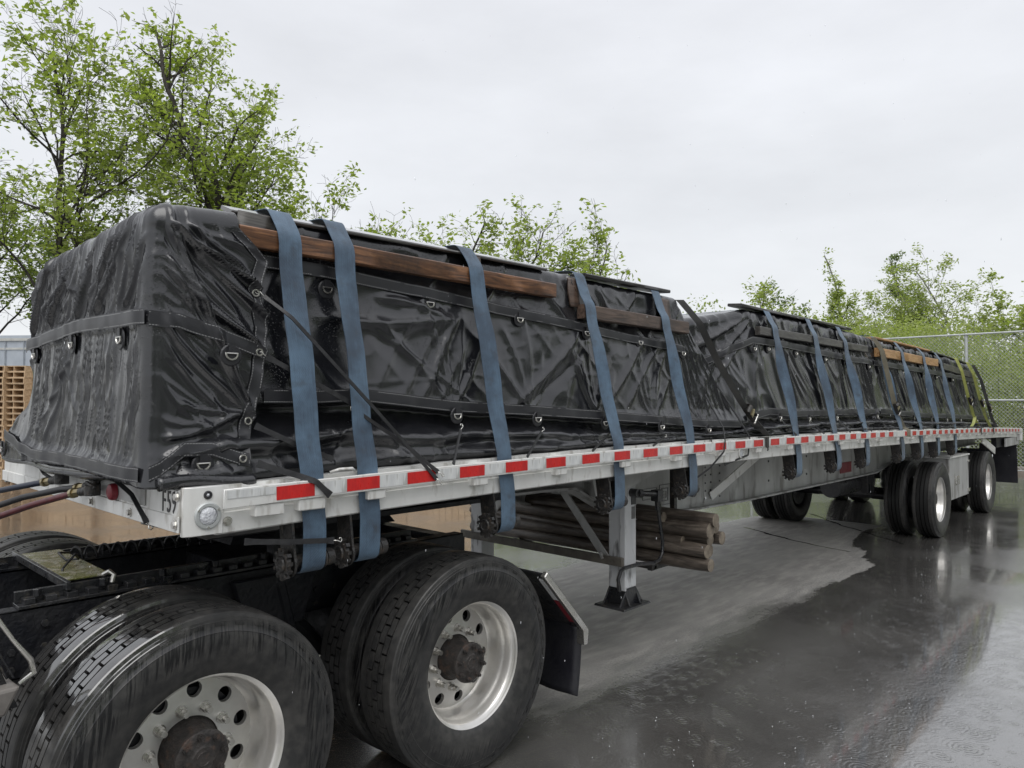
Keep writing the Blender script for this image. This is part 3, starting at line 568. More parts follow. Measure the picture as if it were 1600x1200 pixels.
# headboard rail, its lower lip, and bolts
mb=MB().box(-.333,-.31,.0685,2.5215,1.345,1.492); put('front_rail', mb.mesh('front_rail','alu',0),T,bevel=.004)
mb=MB().box(-.340,-.3335,.056,2.534,1.345,1.402); put('front_lip', mb.mesh('front_lip','alu',0),T,bevel=.002)
mb=MB().box(-.341,-.333,.36,.85,1.41,1.475); put('front_panel', mb.mesh('front_panel','alu_dull',0),T,bevel=.002)
bolt=MB().cyl((0,0,0),(0,-.012,0),.0125,6).cyl((0,0,0),(0,-.003,0),.017,16).mesh('bolt','steel')
for x,y,z,r in [(-.172,.044,1.370,0),(-.334,.078,1.468,1),(-.341,.074,1.373,1),(-.341,.50,1.372,1),(-.341,.95,1.372,1),(15.55,.044,1.20,0)]:
    put('rail_bolt',bolt,T,(x,y,z),rot=(0,0,-math.pi/2 if r else 0))
# round clear lamp and little marker on the corner post
lm=put('front_lamp', MB().lathe([(.0225+.0015*0+.020,.0),(.047,.0),(.047,-.006),(.043,-.009),(.033,-.009),(.032,-.004),(.031,.0)],40).mesh('lamp_bezel','galv'),T,(-.246,.038,1.398))
put('lamp_lens', MB().lathe([(.031,-.006),(.026,-.010),(.014,-.013),(0.0001,-.014)],32).mesh('lamp_lens','lens'),lm,(-.246,.038,1.398))
for a in (0.5,2.6,4.7): put('lamp_screw', MB().cyl((0,0,0),(0,-.003,0),.004,8).mesh('screw','steel'),lm,(-.246+.040*math.cos(a),.029,1.398+.040*math.sin(a)))
mk=put('marker_light', MB().lathe([(.015,0),(.015,-.004),(.011,-.006),(.010,-.003),(0.0001,-.003)],24).mesh('marker','black'),T,(-.246,.038,1.470))
put('marker_lens', MB().lathe([(.006,-.003),(.003,-.007),(0.0001,-.008)],16).mesh('marker_lens','lens'),mk,(-.246,.038,1.470))
# side marker lamp further back
for x in (3.83,):
    sm=put('side_marker_lamp', MB().lathe([(.042,0),(.042,-.006),(.034,-.009),(.030,-.006)],32).mesh('side_marker','alu'),T,(x,.044,zr(x)-.105))
    put('lamp_lens', MB().lathe([(.030,-.006),(.018,-.011),(0.0001,-.012)],32).mesh('lamp_lens','lens'),sm,(x,.044,zr(x)-.105))
def text_mesh(txt,size,m,ext=.0012,narrow=1.):
    c=bpy.data.curves.new('t','FONT'); c.body=txt; c.size=size; c.extrude=ext; c.resolution_u=3; c.align_x='LEFT'; o=bpy.data.objects.new('t',c); COL.objects.link(o); bpy.context.view_layer.update()
    me=bpy.data.meshes.new_from_object(o.evaluated_get(bpy.context.evaluated_depsgraph_get())); bpy.data.objects.remove(o); bpy.data.curves.remove(c); me.materials.clear(); me.materials.append(M[m]); return me
for ch,y in (('F',.212),('5',.168),('9',.125)):
    me=text_mesh(ch,.110,'letter',.001); o=put('unit_letter',me,T,(-.3342,y,1.408),rot=(math.pi/2,0,-math.pi/2)); o.scale=(.72,1,1)
# king pin apron: black sloping plate below the headboard
put('apron_plate', MB().hexa([(-.33,.42,1.342),(-.33,1.72,1.342),(-.02,1.60,1.225),(-.02,.55,1.225),(-.33,.42,1.350),(-.33,1.72,1.350),(-.01,1.60,1.235),(-.01,.55,1.235)]).mesh('apron','black',0),T,bevel=.002)
put('apron_plate', MB().hexa([(-.33,.42,1.335),(-.02,.55,1.220),(.3,.55,1.22),(.3,.20,1.335),(-.33,.42,1.35),(-.02,.55,1.235),(.3,.55,1.235),(.3,.2,1.35)]).mesh('apron_side','alu_dull',0),T)
put('coupler_plate', MB().box(-.02,1.75,.55,2.04,1.215,1.24).box(-.0,1.75,.58,.62,1.24,1.34).box(0,1.75,1.97,2.01,1.24,1.34).mesh('coupler','dark',0),T)
put('king_pin', MB().cyl((.62,1.295,1.22),(.62,1.295,1.13),.035,20).mesh('pin','steel'),T)
# main beams: shallow gooseneck, deep web behind the legs
for s,yb in ((0,.75),(1,1.84)):
    mb=MB(); xs=[.2,2.3,2.64,3.06,3.4,5.2,9.2,10.2,15.5]; zb=[1.235,1.215,1.205,1.005,.905,.868,.870,1.0,1.02]
    xx=np.unique(np.concatenate([np.linspace(.2,15.5,50),xs])); bot=np.interp(xx,xs,zb); top=zr(xx)-.04
    for y0,y1,z0,z1 in ((yb,yb+.012,bot,top),(yb-.06,yb+.072,bot-.016,bot),(yb-.06,yb+.072,top-.014,top)):
        P=np.zeros((len(xx),4,3)); P[:,:,0]=xx[:,None]; P[:,0,1]=P[:,1,1]=y0; P[:,2,1]=P[:,3,1]=y1; P[:,0,2]=P[:,3,2]=z1; P[:,1,2]=P[:,2,2]=z0; m2=MB().grid(P,cv=True); mb.add(np.concatenate(m2.V),m2.F)
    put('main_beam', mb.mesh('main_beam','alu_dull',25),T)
# web plates, joints, rivets, decals, braces on the near beam
put('splice_plate', MB().box(4.53,4.86,.742,.7495,.90,1.40).mesh('splice','alu_dull',0),T,bevel=.002)
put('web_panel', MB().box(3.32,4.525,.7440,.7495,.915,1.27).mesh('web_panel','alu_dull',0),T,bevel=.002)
mb=MB()
for x in (4.56,4.66,4.83):
    for z in np.linspace(.94,1.36,7): mb.cyl((x,.742,z),(x,.736,z),.0085,8)
for x in np.arange(4.9,9.3,.105): mb.cyl((x,.75,1.385 if x<6 else 1.36),(x,.744,1.385 if x<6 else 1.36),.008,8)
for x in (5.9,6.9,8.0): 
    for z in (1.0,1.2): mb.cyl((x,.75,z),(x,.744,z),.012,8)
o=put('rivet_rows', mb.mesh('rivets','black',30),T,kind='stuff')
mb=MB()
for z in (1.32,1.27,1.225): mb.box(4.9,9.2,.7465,.7495,z,z+.006)
put('web_rib', mb.mesh('web_ribs','alu_dull',0),T)
def frame(x0,x1,z0,z1,t=.006): return MB().box(x0,x1,.7385,.7436,z0,z0+t).box(x0,x1,.7385,.7436,z1-t,z1).box(x0,x0+t,.7385,.7436,z0+t,z1-t).box(x1-t,x1,.7385,.7436,z0+t,z1-t)
mb=frame(3.80,3.97,.955,1.125); f2=frame(3.835,3.935,.985,1.095,.008); mb.add(np.concatenate(f2.V),f2.F); put('maker_decal', mb.mesh('maker_decal','decal',0),T)
for ch,x in (('E',3.853),('B',3.888)): put('decal_letter', text_mesh(ch,.085,'decal',.0008), T,(x,.743,1.010),rot=(math.pi/2,0,0)).scale=(.62,1,1)
put('web_decal', frame(3.55,3.76,1.02,1.11,.004).mesh('decal2','decal',0),T)
pc=put('pipe_port', MB().lathe([(.055,0),(.055,-.02),(.048,-.022),(.045,-.004),(.0001,-.004)],32).mesh('port_ring','alu'),T,(4.12,.744,1.06))
put('port_hose', MB().cyl((4.12,.74,1.06),(4.12,.60,1.05),.043,24).mesh('port_hose','black'),pc)
def brace(a,b,w=.09,h=.012,m='alu_dull',nm='diagonal_brace'): return put(nm, MB().bar(a,b,w,h,(0,1,0)).mesh(nm,m,0),T,bevel=.002)
brace((4.63,.725,.955),(5.22,.50,1.35),.085,.012,'alu'); brace((4.64,.735,.95),(5.24,.51,1.345),.02,.03,'alu_dull')
# cross members
for i,x in enumerate(np.arange(.35,15.6,.61)):
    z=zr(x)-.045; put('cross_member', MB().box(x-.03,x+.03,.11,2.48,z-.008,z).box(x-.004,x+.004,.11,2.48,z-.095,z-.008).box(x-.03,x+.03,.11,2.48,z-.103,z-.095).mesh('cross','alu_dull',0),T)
put('gooseneck_gusset', MB().hexa([(2.35,.30,1.20),(2.64,.30,1.20),(2.64,.31,1.20),(2.35,.31,1.20),(2.30,.30,1.345),(3.2,.30,1.345),(3.2,.31,1.345),(2.30,.31,1.345)]).mesh('g','alu_dull',0),T)
# landing gear
def leg(yc,s):
    a=put('landing_leg', MB().box(2.855,2.995,yc-.07,yc+.07,.50,1.34).box(2.838,2.855,yc-.085,yc-.035,.49,1.30).mesh('leg','alu_leg',0),T,bevel=.010,seg=2)
    put('inner_leg', MB().box(2.868,2.982,yc-.057,yc+.057,.40,.50).mesh('inner_leg','alu_leg',0),a,bevel=.006)
    mb=MB(); z0=.375; w=.165
    mb.hexa([(2.925-w,yc-.13,z0),(2.925+w,yc-.13,z0),(2.925+w,yc+.13,z0),(2.925-w,yc+.13,z0),(2.925-w+.01,yc-.125,z0+.014),(2.925+w-.01,yc-.125,z0+.014),(2.925+w-.01,yc+.125,z0+.014),(2.925-w+.01,yc+.125,z0+.014)])
    for yy in (-.075,.065): mb.hexa([(2.925-.14,yc+yy,z0+.014),(2.925+.14,yc+yy,z0+.014),(2.925+.14,yc+yy+.01,z0+.014),(2.925-.14,yc+yy+.01,z0+.014),(2.925-.06,yc+yy,z0+.125),(2.925+.06,yc+yy,z0+.125),(2.925+.06,yc+yy+.01,z0+.125),(2.925-.06,yc+yy+.01,z0+.125)])
    for xx in (-.07,.06): mb.hexa([(2.925+xx,yc-.11,z0+.014),(2.925+xx+.01,yc-.11,z0+.014),(2.925+xx+.01,yc+.11,z0+.014),(2.925+xx,yc+.11,z0+.014),(2.925+xx,yc-.06,z0+.125),(2.925+xx+.01,yc-.06,z0+.125),(2.925+xx+.01,yc+.06,z0+.125),(2.925+xx,yc+.06,z0+.125)])
    put('foot_plate', mb.mesh('foot','black',0),T,bevel=.002)
leg(.50,0); leg(1.92,1)
put('leg_brace', MB().box(2.80,2.83,.42,2.06,.665,.725).mesh('leg_brace','leg_dirty',0),T,bevel=.003)
brace((2.82,.56,.70),(2.86,1.05,1.20),.012,.06,'alu_dull'); brace((2.82,1.90,.70),(2.86,1.45,1.20),.012,.06,'alu_dull')
brace((2.80,.58,.70),(2.80,.60,.74),.02,.02)
put('leg_top_beam', MB().box(2.80,2.84,.42,2.06,1.13,1.22).mesh('leg_top','alu_dull',0),T)
put('leg_placard', MB().box(2.93,2.985,.4255,.4300,1.08,1.16).mesh('placard','black',0),T)
put('leg_decal', MB().box(2.935,2.975,.4255,.4300,.98,1.065).mesh('decal','decal',0),T)
ck=put('crank_handle', MB().tube([(3.21,.40,1.135),(3.22,.395,1.08),(3.235,.39,.95),(3.27,.385,.78),(3.265,.385,.70),(3.22,.385,.655),(3.15,.385,.645),(2.95,.385,.668),(2.78,.385,.668),(2.74,.385,.655),(2.715,.39,.60),(2.735,.39,.52)],.0135,10).mesh('crank','black'),T)
put('crank_shaft', MB().cyl((2.93,.43,1.165),(2.93,.37,1.165),.03,12).cyl((2.93,.385,1.165),(3.20,.385,1.135),.020,12).cyl((2.94,.385,1.165),(2.99,.385,1.158),.03,8).box(3.17,3.235,.36,.42,1.085,1.165).cyl((3.205,.385,1.09),(3.21,.385,1.02),.022,10).mesh('shaft','black',30),ck)
# dunnage rack under the deck, behind the legs
put('rack_beam', MB().box(3.34,3.62,.50,.53,.545,.585).box(3.34,3.62,1.9,1.93,.545,.585).box(3.34,3.37,.50,1.93,.545,.575).mesh('rack_beam','winch',0),T)
for y in (.515,1.915): put('rack_hanger', MB().box(3.62,3.66,y-.02,y+.02,.545,1.3).box(3.30,3.335,y-.02,y+.02,.545,.60).mesh('rack_hanger','winch',0),T)
# suspension, axles
for xa in (9.756,12.858):
    put('axle', MB().cyl((xa,.35,.504),(xa,2.24,.504),.065,20).mesh('axle','black'),T)
    for yb in (.80,1.79):
        put('hanger_bracket', MB().hexa([(xa-.75,yb-.05,.60),(xa-.62,yb-.05,.60),(xa-.62,yb+.05,.60),(xa-.75,yb+.05,.60),(xa-.85,yb-.07,.87),(xa-.5,yb-.07,.87),(xa-.5,yb+.07,.87),(xa-.85,yb+.07,.87)]).mesh('hanger','black',0),T,bevel=.004)
        put('trailing_arm', MB().bar((xa-.72,yb,.64),(xa+.45,yb,.50),.08,.10).mesh('arm','black',0),T,bevel=.006)
        put('air_spring', MB().lathe([(.06,-.14),(.12,-.13),(.135,-.08),(.12,-.03),(.13,.0),(.135,.07),(.11,.13),(.06,.14)],28).mesh('spring','black'),T,(xa+.40,yb,.70),rot=(math.pi/2,0,0))
        put('brake_chamber', MB().cyl((xa-.32,yb+.18,.62),(xa-.16,yb+.18,.60),.085,20).cyl((xa-.30,yb+.18,.62),(xa-.28,yb+.18,.62),.098,20).mesh('chamber','black',30),T)
    wheel(T,xa,.17,.504,'trailer',spin=.3); wheel(T,xa,.51,.504,'trailer',outer=False)
    wheel(T,xa,2.42,.504,'trailer',far=True); wheel(T,xa,2.08,.504,'trailer',far=True,outer=False)
put('air_tank', MB().cyl((8.2,.95,.72),(9.0,.95,.72),.13,24).mesh('tank','black'),T)
# aluminium box between the axles
tb=put('tool_box', MB().box(10.52,11.72,.12,.72,.40,1.005).mesh('tool_box','alu_dull',0),T,bevel=.012,seg=2)
put('box_lid', MB().box(10.50,11.74,.105,.74,1.006,1.03).mesh('box_lid','alu',0),tb,bevel=.004)
put('box_latch', MB().box(11.62,11.70,.095,.12,.45,.50).mesh('latch','steel',30),tb)
put('box_latch', MB().cyl((11.66,.12,.92),(11.66,.095,.92),.02,12).mesh('latch','steel',30),tb)
for i,ch in enumerate('UTI'): put('box_letter', text_mesh(ch,.19,'steel',.002),tb,(10.84+i*.12,.117,.60),rot=(math.pi/2,0,0))
# rear: slanted bracket, tail rail, lights, flap
put('rear_bracket', MB().bar((12.62,.10,1.21),(13.62,.10,.985),.12,.02,(0,1,0)).mesh('rb','alu',0),T,bevel=.003)
put('tail_rail', MB().box(15.70,15.745,.0,2.59,1.09,1.325).mesh('tail','alu',0),T,bevel=.005)
put('tail_side_plate', MB().box(14.35,15.69,.05,.075,1.02,1.17).box(15.40,15.69,.04,.052,1.09,1.30).mesh('tail_side','alu_dull',0),T,bevel=.004)
put('rear_beam', MB().box(13.9,15.6,.12,.20,1.02,1.20).mesh('rear_beam','dark',0),T)
for yy in (.06,1.93):
    mb=MB(); P=np.array([[(15.52+.03*math.sin(z*5),y,z) for z in np.linspace(.27,1.02,12)] for y in np.linspace(yy,yy+.62,8)]); mb.grid(P); P=P+np.array([.012,0,0]); mb.grid(P[::-1]); put('mud_flap', mb.mesh('flap','flap'),T)
put('inner_flap', MB().box(13.85,13.862,.28,.66,.12,1.0).mesh('inner_flap','flap',0),T)
# winches under the near rail
WX=[.17,.43,1.26,2.22,3.09,4.90,5.86,6.70,7.95,8.76,9.56,10.50]
def winch_meshes():
    f=MB()
    for x,yf in ((-.085,.045),(.060,.075)): f.hexa([(x,yf,-.165),(x+.01,yf,-.165),(x+.01,.145,-.165),(x,.145,-.165),(x,yf+.03,.02),(x+.01,yf+.03,.02),(x+.01,.17,.02),(x,.17,.02)])
    for x,rr in ((-.085,.052),(.060,.036)): f.cyl((x,.095,-.158),(x+.01,.095,-.158),rr,20)
    f.box(-.085,.085,.12,.135,-.03,.02)
    d=MB().cyl((-.12,.095,-.155),(.095,.095,-.155),.028,16).cyl((.075,.095,-.155),(.105,.095,-.155),.034,14)
    g=MB(); nt_=11; pts=[]
    for i in range(nt_):
        a=2*math.pi*i/nt_; 
        for da,r in ((0,.046),(.05,.062),(.28,.060),(.33,.046)): pts.append((r*math.cos(a+da),r*math.sin(a+da)))
    k=len(pts); g.add([(-.115,.095+p,-.155+q) for p,q in pts]+[(-.098,.095+p,-.155+q) for p,q in pts],[(i,(i+1)%k,k+(i+1)%k,k+i) for i in range(k)]+[tuple(range(k)),tuple(range(2*k-1,k-1,-1))])
    g.torus((-.118,.095,-.155),(1,0,0),.026,.007,16,6)
    return f.mesh('winch_frame','winch',20),d.mesh('winch_drum','winch'),g.mesh('ratchet_gear','winch',20)
wf,wd,wg=winch_meshes(); ZW=[]
for x in WX:
    z=zr(x)-.165-.0; w=put('winch',wf,T,(x,-.02,z)); put('drum',wd,w,(x,-.02,z)); put('ratchet_gear',wg,w,(x,-.02,z)); ZW.append(z-.155)
put('gladhand_socket', MB().lathe([(0.0001,-.028),(.018,-.028),(.03,-.022),(.034,-.012),(.034,0)],28).mesh('gladhand','redtag'),T,(-.343,.66,1.437),rot=(0,0,-math.pi/2))
put('warning_placard', MB().box(7.95,8.35,.742,.7495,.93,1.06).mesh('placard','redtag',0),T)

# ------------------------------------------------------------------ tractor
K = thing('truck_tractor','black semi truck chassis with dual drive wheels, hitched under the front of the trailer','truck',(.45,1.295,0))
XD=(-.2094,1.1049)
for y0 in (.855,1.655):
    put('frame_rail', MB().box(-2.4,1.72,y0,y0+.008,.72,.985).box(-2.4,1.72,y0,y0+.08,.977,.985).box(-2.4,1.72,y0,y0+.08,.72,.728).mesh('frame_rail','dark',0),K,bevel=.002)
    # slider rail with toothed locking slots
    mb=MB().box(-.62,1.35,y0-.005,y0+.085,.987,1.0).box(-.62,1.35,y0+.055,y0+.075,1.0,1.045)
    for x in np.arange(-.60,1.32,.075): mb.box(x,x+.04,y0+.005,y0+.055,1.0,1.022)
    for x in np.arange(-.55,1.3,.24): mb.cyl((x,y0+.03,1.022),(x,y0+.03,1.052),.016,6)
    put('slider_rail', mb.mesh('slider','black',0),K,bevel=.0015)
bm=MB()
for x in np.arange(-1.3,.9,.11):
    for z in (.92,.83,.76): 
        if int(x*100+z*70)%4: bm.cyl((x,.855,z),(x,.842,z),.014,6)
put('frame_bolt', bm.mesh('frame_bolts','black',30),K,kind='stuff')
for x in (-1.1,.35,1.65): put('frame_crossmember', MB().box(x,x+.09,.865,1.655,.76,.96).mesh('xm','dark',0),K)
put('deck_plate', MB().hexa([(-.435,.93,1.052),(-.27,.93,1.052),(-.27,1.66,1.052),(-.435,1.66,1.052),(-.435,.93,1.060),(-.27,.93,1.060),(-.27,1.66,1.060),(-.435,1.66,1.060)]).mesh('deck_plate','green',0),K,bevel=.002)
put('plate_edge', MB().box(-.455,-.437,.86,1.74,1.030,1.064).mesh('plate_edge','black',0),K,bevel=.002)
put('grease_zerk', MB().tube([(-.30,.92,1.06),(-.285,.895,1.075),(-.27,.885,1.06),(-.28,.88,1.03)],.010,8).mesh('shackle','steel'),K)
pts=[]
for i in range(260):
    t=i/259; a=t*2*math.pi*14; pts.append((-.28+.85*t,1.42+.028*math.cos(a)-.05*t,1.075+.028*math.sin(a)-.01*t))
pts=[(-.43,1.08,.93),(-.40,1.12,1.07),(-.33,1.20,1.11),(-.30,1.26,1.075),(-.34,1.30,1.07),(-.36,1.34,1.10)]+pts
put('coiled_cable', MB().tube(pts,.0055,6).mesh('coil','rubberband'),K)
# fifth wheel
put('fifth_wheel', MB().hexa([(.20,.80,1.13),(1.15,.80,1.13),(1.15,1.79,1.13),(.20,1.79,1.13),(.25,.84,1.205),(1.10,.84,1.205),(1.10,1.75,1.205),(.25,1.75,1.205)]).box(.45,.85,.86,.93,1.0,1.13).box(.45,.85,1.66,1.73,1.0,1.13).mesh('fifth','dark',0),K)
for xa in XD:
    put('drive_axle', MB().cyl((xa,.45,TR),(xa,2.14,TR),.08,20).mesh('drive_axle','dark'),K)
    put('differential', MB().lathe([(.05,-.2),(.13,-.16),(.19,-.05),(.19,.05),(.13,.16),(.05,.2)],24).mesh('diff','dark'),K,(xa,1.3,TR))
    for y in (.93,1.66):
        put('spring_arm', MB().tube([(xa-.55,y,.72),(xa-.35,y,.50),(xa,y,.43),(xa+.30,y,.46),(xa+.45,y,.50)],[.05,.045,.05,.045,.05],8).mesh('spring_arm','dark'),K)
        put('air_bag', MB().lathe([(.07,-.12),(.12,-.11),(.13,-.04),(.115,0),(.13,.05),(.12,.11),(.07,.12)],24).mesh('air_bag','dark'),K,(xa+.38,y,.62),rot=(math.pi/2,0,0))
put('torque_arm', MB().bar((.45,.84,.93),(.55,.84,.55),.10,.05).bar((.55,.84,.60),(.62,.82,.40),.09,.05).mesh('torque_arm','dark',0),K,bevel=.01)
put('hanger_plate', MB().hexa([(.30,.80,.70),(.58,.80,.70),(.58,.85,.70),(.30,.85,.70),(.22,.80,.95),(.66,.80,.95),(.66,.85,.95),(.22,.85,.95)]).mesh('hanger_plate','dark',0),K,bevel=.004)
GL=(1.0,.0)
for i,xa in enumerate(XD):
    g=(.85,.05)[i]
    wheel(K,xa,.205,TR,'drive',spin=(.1,.45)[i],glaze=g); wheel(K,xa,.545,TR,'drive',outer=False,glaze=g,spin=.2)
    wheel(K,xa,2.385,TR,'drive',far=True,glaze=.0); wheel(K,xa,2.045,TR,'drive',far=True,outer=False,glaze=.0)
# mud flap hangers (black quarter panel, bright cap, reflective strip) and flaps
for s in (0,1):
    q=(lambda y:y) if s==0 else (lambda y:2.59-y)
    a,b=(1.555,.885),(1.905,.515)
    def panel(y0,y1,off,th,za=0,zb=1):
        pa=np.array(a)+(np.array(b)-np.array(a))*za; pb=np.array(a)+(np.array(b)-np.array(a))*zb; nn=np.array([.726,.687])
        p=[pa+nn*off,pb+nn*off,pb+nn*(off+th),pa+nn*(off+th)]; lo,hi=min(q(y0),q(y1)),max(q(y0),q(y1))
        return MB().hexa([(p[0][0],lo,p[0][1]),(p[1][0],lo,p[1][1]),(p[1][0],hi,p[1][1]),(p[0][0],hi,p[0][1]),(p[3][0],lo,p[3][1]),(p[2][0],lo,p[2][1]),(p[2][0],hi,p[2][1]),(p[3][0],hi,p[3][1])])
    h=put('flap_hanger', panel(.06,.66,.0,.012).mesh('hanger_panel','black',0),K,bevel=.003)
    put('hanger_cap', panel(.035,.07,-.012,.035).mesh('hanger_cap','steel',0),h,bevel=.005)
    put('hanger_light_strip', panel(.072,.112,-.006,.008,.10,.45).mesh('strip_w','white',0),h); put('hanger_red_strip', panel(.072,.112,-.006,.008,.46,.85).mesh('strip_r','redtag',0),h)
    put('hanger_bar', MB().box(1.49,1.56,min(q(.25),q(.85)),max(q(.25),q(.85)),.86,.90).mesh('hanger_bar','black',0),K,bevel=.004)
    put('rear_tip', MB().hexa([(1.89,min(q(.04),q(.09)),.44),(1.92,min(q(.04),q(.09)),.44),(1.92,max(q(.04),q(.09)),.44),(1.89,max(q(.04),q(.09)),.44),(1.88,min(q(.04),q(.09)),.55),(1.93,min(q(.04),q(.09)),.52),(1.93,max(q(.04),q(.09)),.52),(1.88,max(q(.04),q(.09)),.55)]).mesh('tip','steel',0),h)
    zz=np.linspace(.15,.54,14); yy=np.linspace(q(.07),q(.66),10)
    P=np.array([[(1.90-.06*(1-(z-.15)/.39)**2*.6+.006*math.sin(y*20),y,z+(.02*abs(y-q(.3)) if z<.2 else 0)) for z in zz] for y in yy])
    o=put('mud_flap', MB().grid(P).mesh('mud_flap','flap'),K); m=o.modifiers.new('thickness','SOLIDIFY'); m.thickness=.009
# step / battery box at the left edge: ribbed black panel with bright rolled edge
mb=MB().hexa([(-1.6,.33,.80),(-.73,.33,.80),(-.73,.37,.80),(-1.6,.37,.80),(-1.6,.33,1.20),(-.86,.33,1.14),(-.86,.37,1.14),(-1.6,.37,1.20)])
for k in range(22): mb.bar((-.745-.018*k,.326,.90),(-.80-.018*k,.326,1.02+.012*k),.007,.008,(0,1,0))
put('ribbed_panel', mb.mesh('ribbed','black',0),K,bevel=.002)
put('panel_edge', MB().tube([(-.90,.30,1.24),(-.80,.30,1.11),(-.755,.30,1.03),(-.705,.30,.955),(-.695,.30,.91),(-.735,.30,.885)],[.007,.008,.007,.009,.009,.006],8).mesh('edge_bar','steel'),K)
put('fuel_step', MB().hexa([(-1.5,.27,.80),(-.775,.27,.80),(-.80,.5,.80),(-1.5,.5,.80),(-1.5,.27,.875),(-.735,.27,.885),(-.75,.5,.885),(-1.5,.5,.875)]).mesh('step','step',0),K,bevel=.01,seg=2)

# air hoses with gladhands
def hose(nm,label,pts,m,y,z,group):
    o=thing(nm,label,'air hose',pts[0],group)
    put('hose_tube', MB().tube(pts,[.0135]*len(pts),12).mesh('hose_tube',m),o)
    a=pts[-1]; b=(a[0]+.012,a[1]-.035,a[2]+.006); c=(a[0]+.035,a[1]-.095,a[2]+.018)
    put('hose_nut', MB().cyl(a,b,.016,6).cyl((a[0]-.003,a[1]+.02,a[2]-.003),a,.021,12).mesh('hose_nut','brass',30),o)
    put('gladhand', MB().cyl(b,c,.018,14,.022).cyl((c[0],c[1]-.01,c[2]-.022),(c[0],c[1]-.01,c[2]+.02),.030,18).tube([(c[0],c[1]+.03,c[2]+.01),(c[0]-.02,c[1],c[2]+.03),(c[0],c[1]-.04,c[2]+.01)],.008,6).mesh('gladhand','winch',30),o)
hose('air_hose','dark red air hose with a black coupling plugged into the trailer front',[(-1.05,1.60,1.10),(-.85,1.50,1.19),(-.66,1.32,1.275),(-.52,1.10,1.36),(-.42,.90,1.418)],'redhose',0,0,'air hoses at the trailer front')
hose('air_hose','dark blue air hose reaching the trailer front above the red one',[(-1.0,2.2,1.18),(-.80,2.0,1.26),(-.62,1.75,1.345),(-.50,1.52,1.395),(-.41,1.36,1.428)],'bluehose',0,0,'air hoses at the trailer front')
hose('air_hose','thin black electric hose passing between the red and blue hoses',[(-1.0,1.9,1.13),(-.7,1.55,1.27),(-.52,1.27,1.375),(-.42,1.10,1.415),(-.38,.98,1.43)],'rubberband',0,0,'air hoses at the trailer front')
# ------------------------------------------------------------------ tarps
def sweep_tarp(name, segs, zbot, ztop, r, nz, disp, closed, yc, corner=.05):
    """segs: list of (kind, f0(z), f1(z), n, const(z)) walked round the load; kind near/rear/far/front.
    Columns run up the wall, over a rounded top edge of radius r and on to the middle line."""
    nrm={'near':(0,-1),'rear':(1,0),'far':(0,1),'front':(-1,0)}
    cols=[]
    m=len(segs)
    for i,(kd,f0,f1,n,cst) in enumerate(segs):
        c0 = corner if (closed or i>0) else 0; c1 = corner if (closed or i<m-1) else 0
        for t in np.linspace(0,1,n): cols.append(('s',i,t,c0,c1))
        if closed or i<m-1:
            for t in (.25,.5,.75): cols.append(('a',i,t,c0,c1))
    rows=[('w',t) for t in np.linspace(0,1,nz)]+[('r',a) for a in np.linspace(0,math.pi/2,8)[1:]]+[('t',k) for k in (.15,.4,.7,1.)]
    nc=len(cols); nr=len(rows); P=np.zeros((nc,nr,3)); w=np.array([t if k=='w' else 1. for k,t in rows])
    def at(i,t,z,c0,c1):
        kd,f0,f1,n,cst=segs[i]; a0=f0(z); a1=f1(z); sg=np.sign(a1-a0); a=(a0+sg*c0)+((a1-sg*c1)-(a0+sg*c0))*t; c=cst(z)
        return (a,c,kd,a) if kd in('near','far') else (c,a,kd,a)
    def xyz(i,t,c0,c1):
        z=np.full(nr,1.9)
        for it in range(2):
            x,y,kd,a=at(i,t,z,c0,c1); zt=ztop(x,y)-r; zb=zbot(x,y); z=zb+(zt-zb)*w
        x,y,kd,a=at(i,t,z,c0,c1); return x*np.ones(nr),y*np.ones(nr),z,kd,a*np.ones(nr)
    for j,(ty,i,t,c0,c1) in enumerate(cols):
        if ty=='s':
            x,y,z,kd,a=xyz(i,t,c0,c1); n=np.array(nrm[kd],float); d=disp(kd,a,z)
            px=x+n[0]*d; py=y+n[1]*d; nx,ny=n
        else:
            i2=(i+1)%m; x0,y0,z0,k0,a0=xyz(i,1.,c0,c1); x1,y1,z1,k1,a1=xyz(i2,0.,corner,corner)
            n0=np.array(nrm[k0],float); n1=np.array(nrm[k1],float); ang=t*math.pi/2
            n=n0*math.cos(ang)+n1*math.sin(ang); cx=x0-n0[0]*corner; cy=y0-n0[1]*corner
            cx=x0*(abs(n0[0])<.5)+(x1)*(abs(n1[0])<.5); cy=y0*(abs(n0[1])<.5)+y1*(abs(n1[1])<.5)
            z=z0*(1-t)+z1*t; d=disp(k0,a0,z0)*(1-t)+disp(k1,a1,z1)*t
            px=cx+n[0]*(corner+d); py=cy+n[1]*(corner+d); nx,ny=n
        for q,(k,v) in enumerate(rows):
            if k=='w': P[j,q]=(px[q],py[q],z[q])
            elif k=='r': P[j,q]=(px[nz-1]-nx*r*(1-math.cos(v)),py[nz-1]-ny*r*(1-math.cos(v)),z[nz-1]+r*math.sin(v))
            else:
                bx,by,bz=P[j,nz+6]; P[j,q]=(bx+0*v,by+(yc-by)*v,bz+.012*math.sin(bx*5)*v)
                if nx!=0: P[j,q,0]=bx-nx*.35*v
    ii,jj=np.meshgrid(np.arange(nc if closed else nc-1),np.arange(nr-1),indexing='ij'); i2=(ii+1)%nc
    F=np.stack([ii*nr+jj,i2*nr+jj,i2*nr+jj+1,ii*nr+jj+1],-1).reshape(-1,4)
    me=fast_mesh(name,P.reshape(-1,3),F,'tarp'); me.shade_smooth(); return me
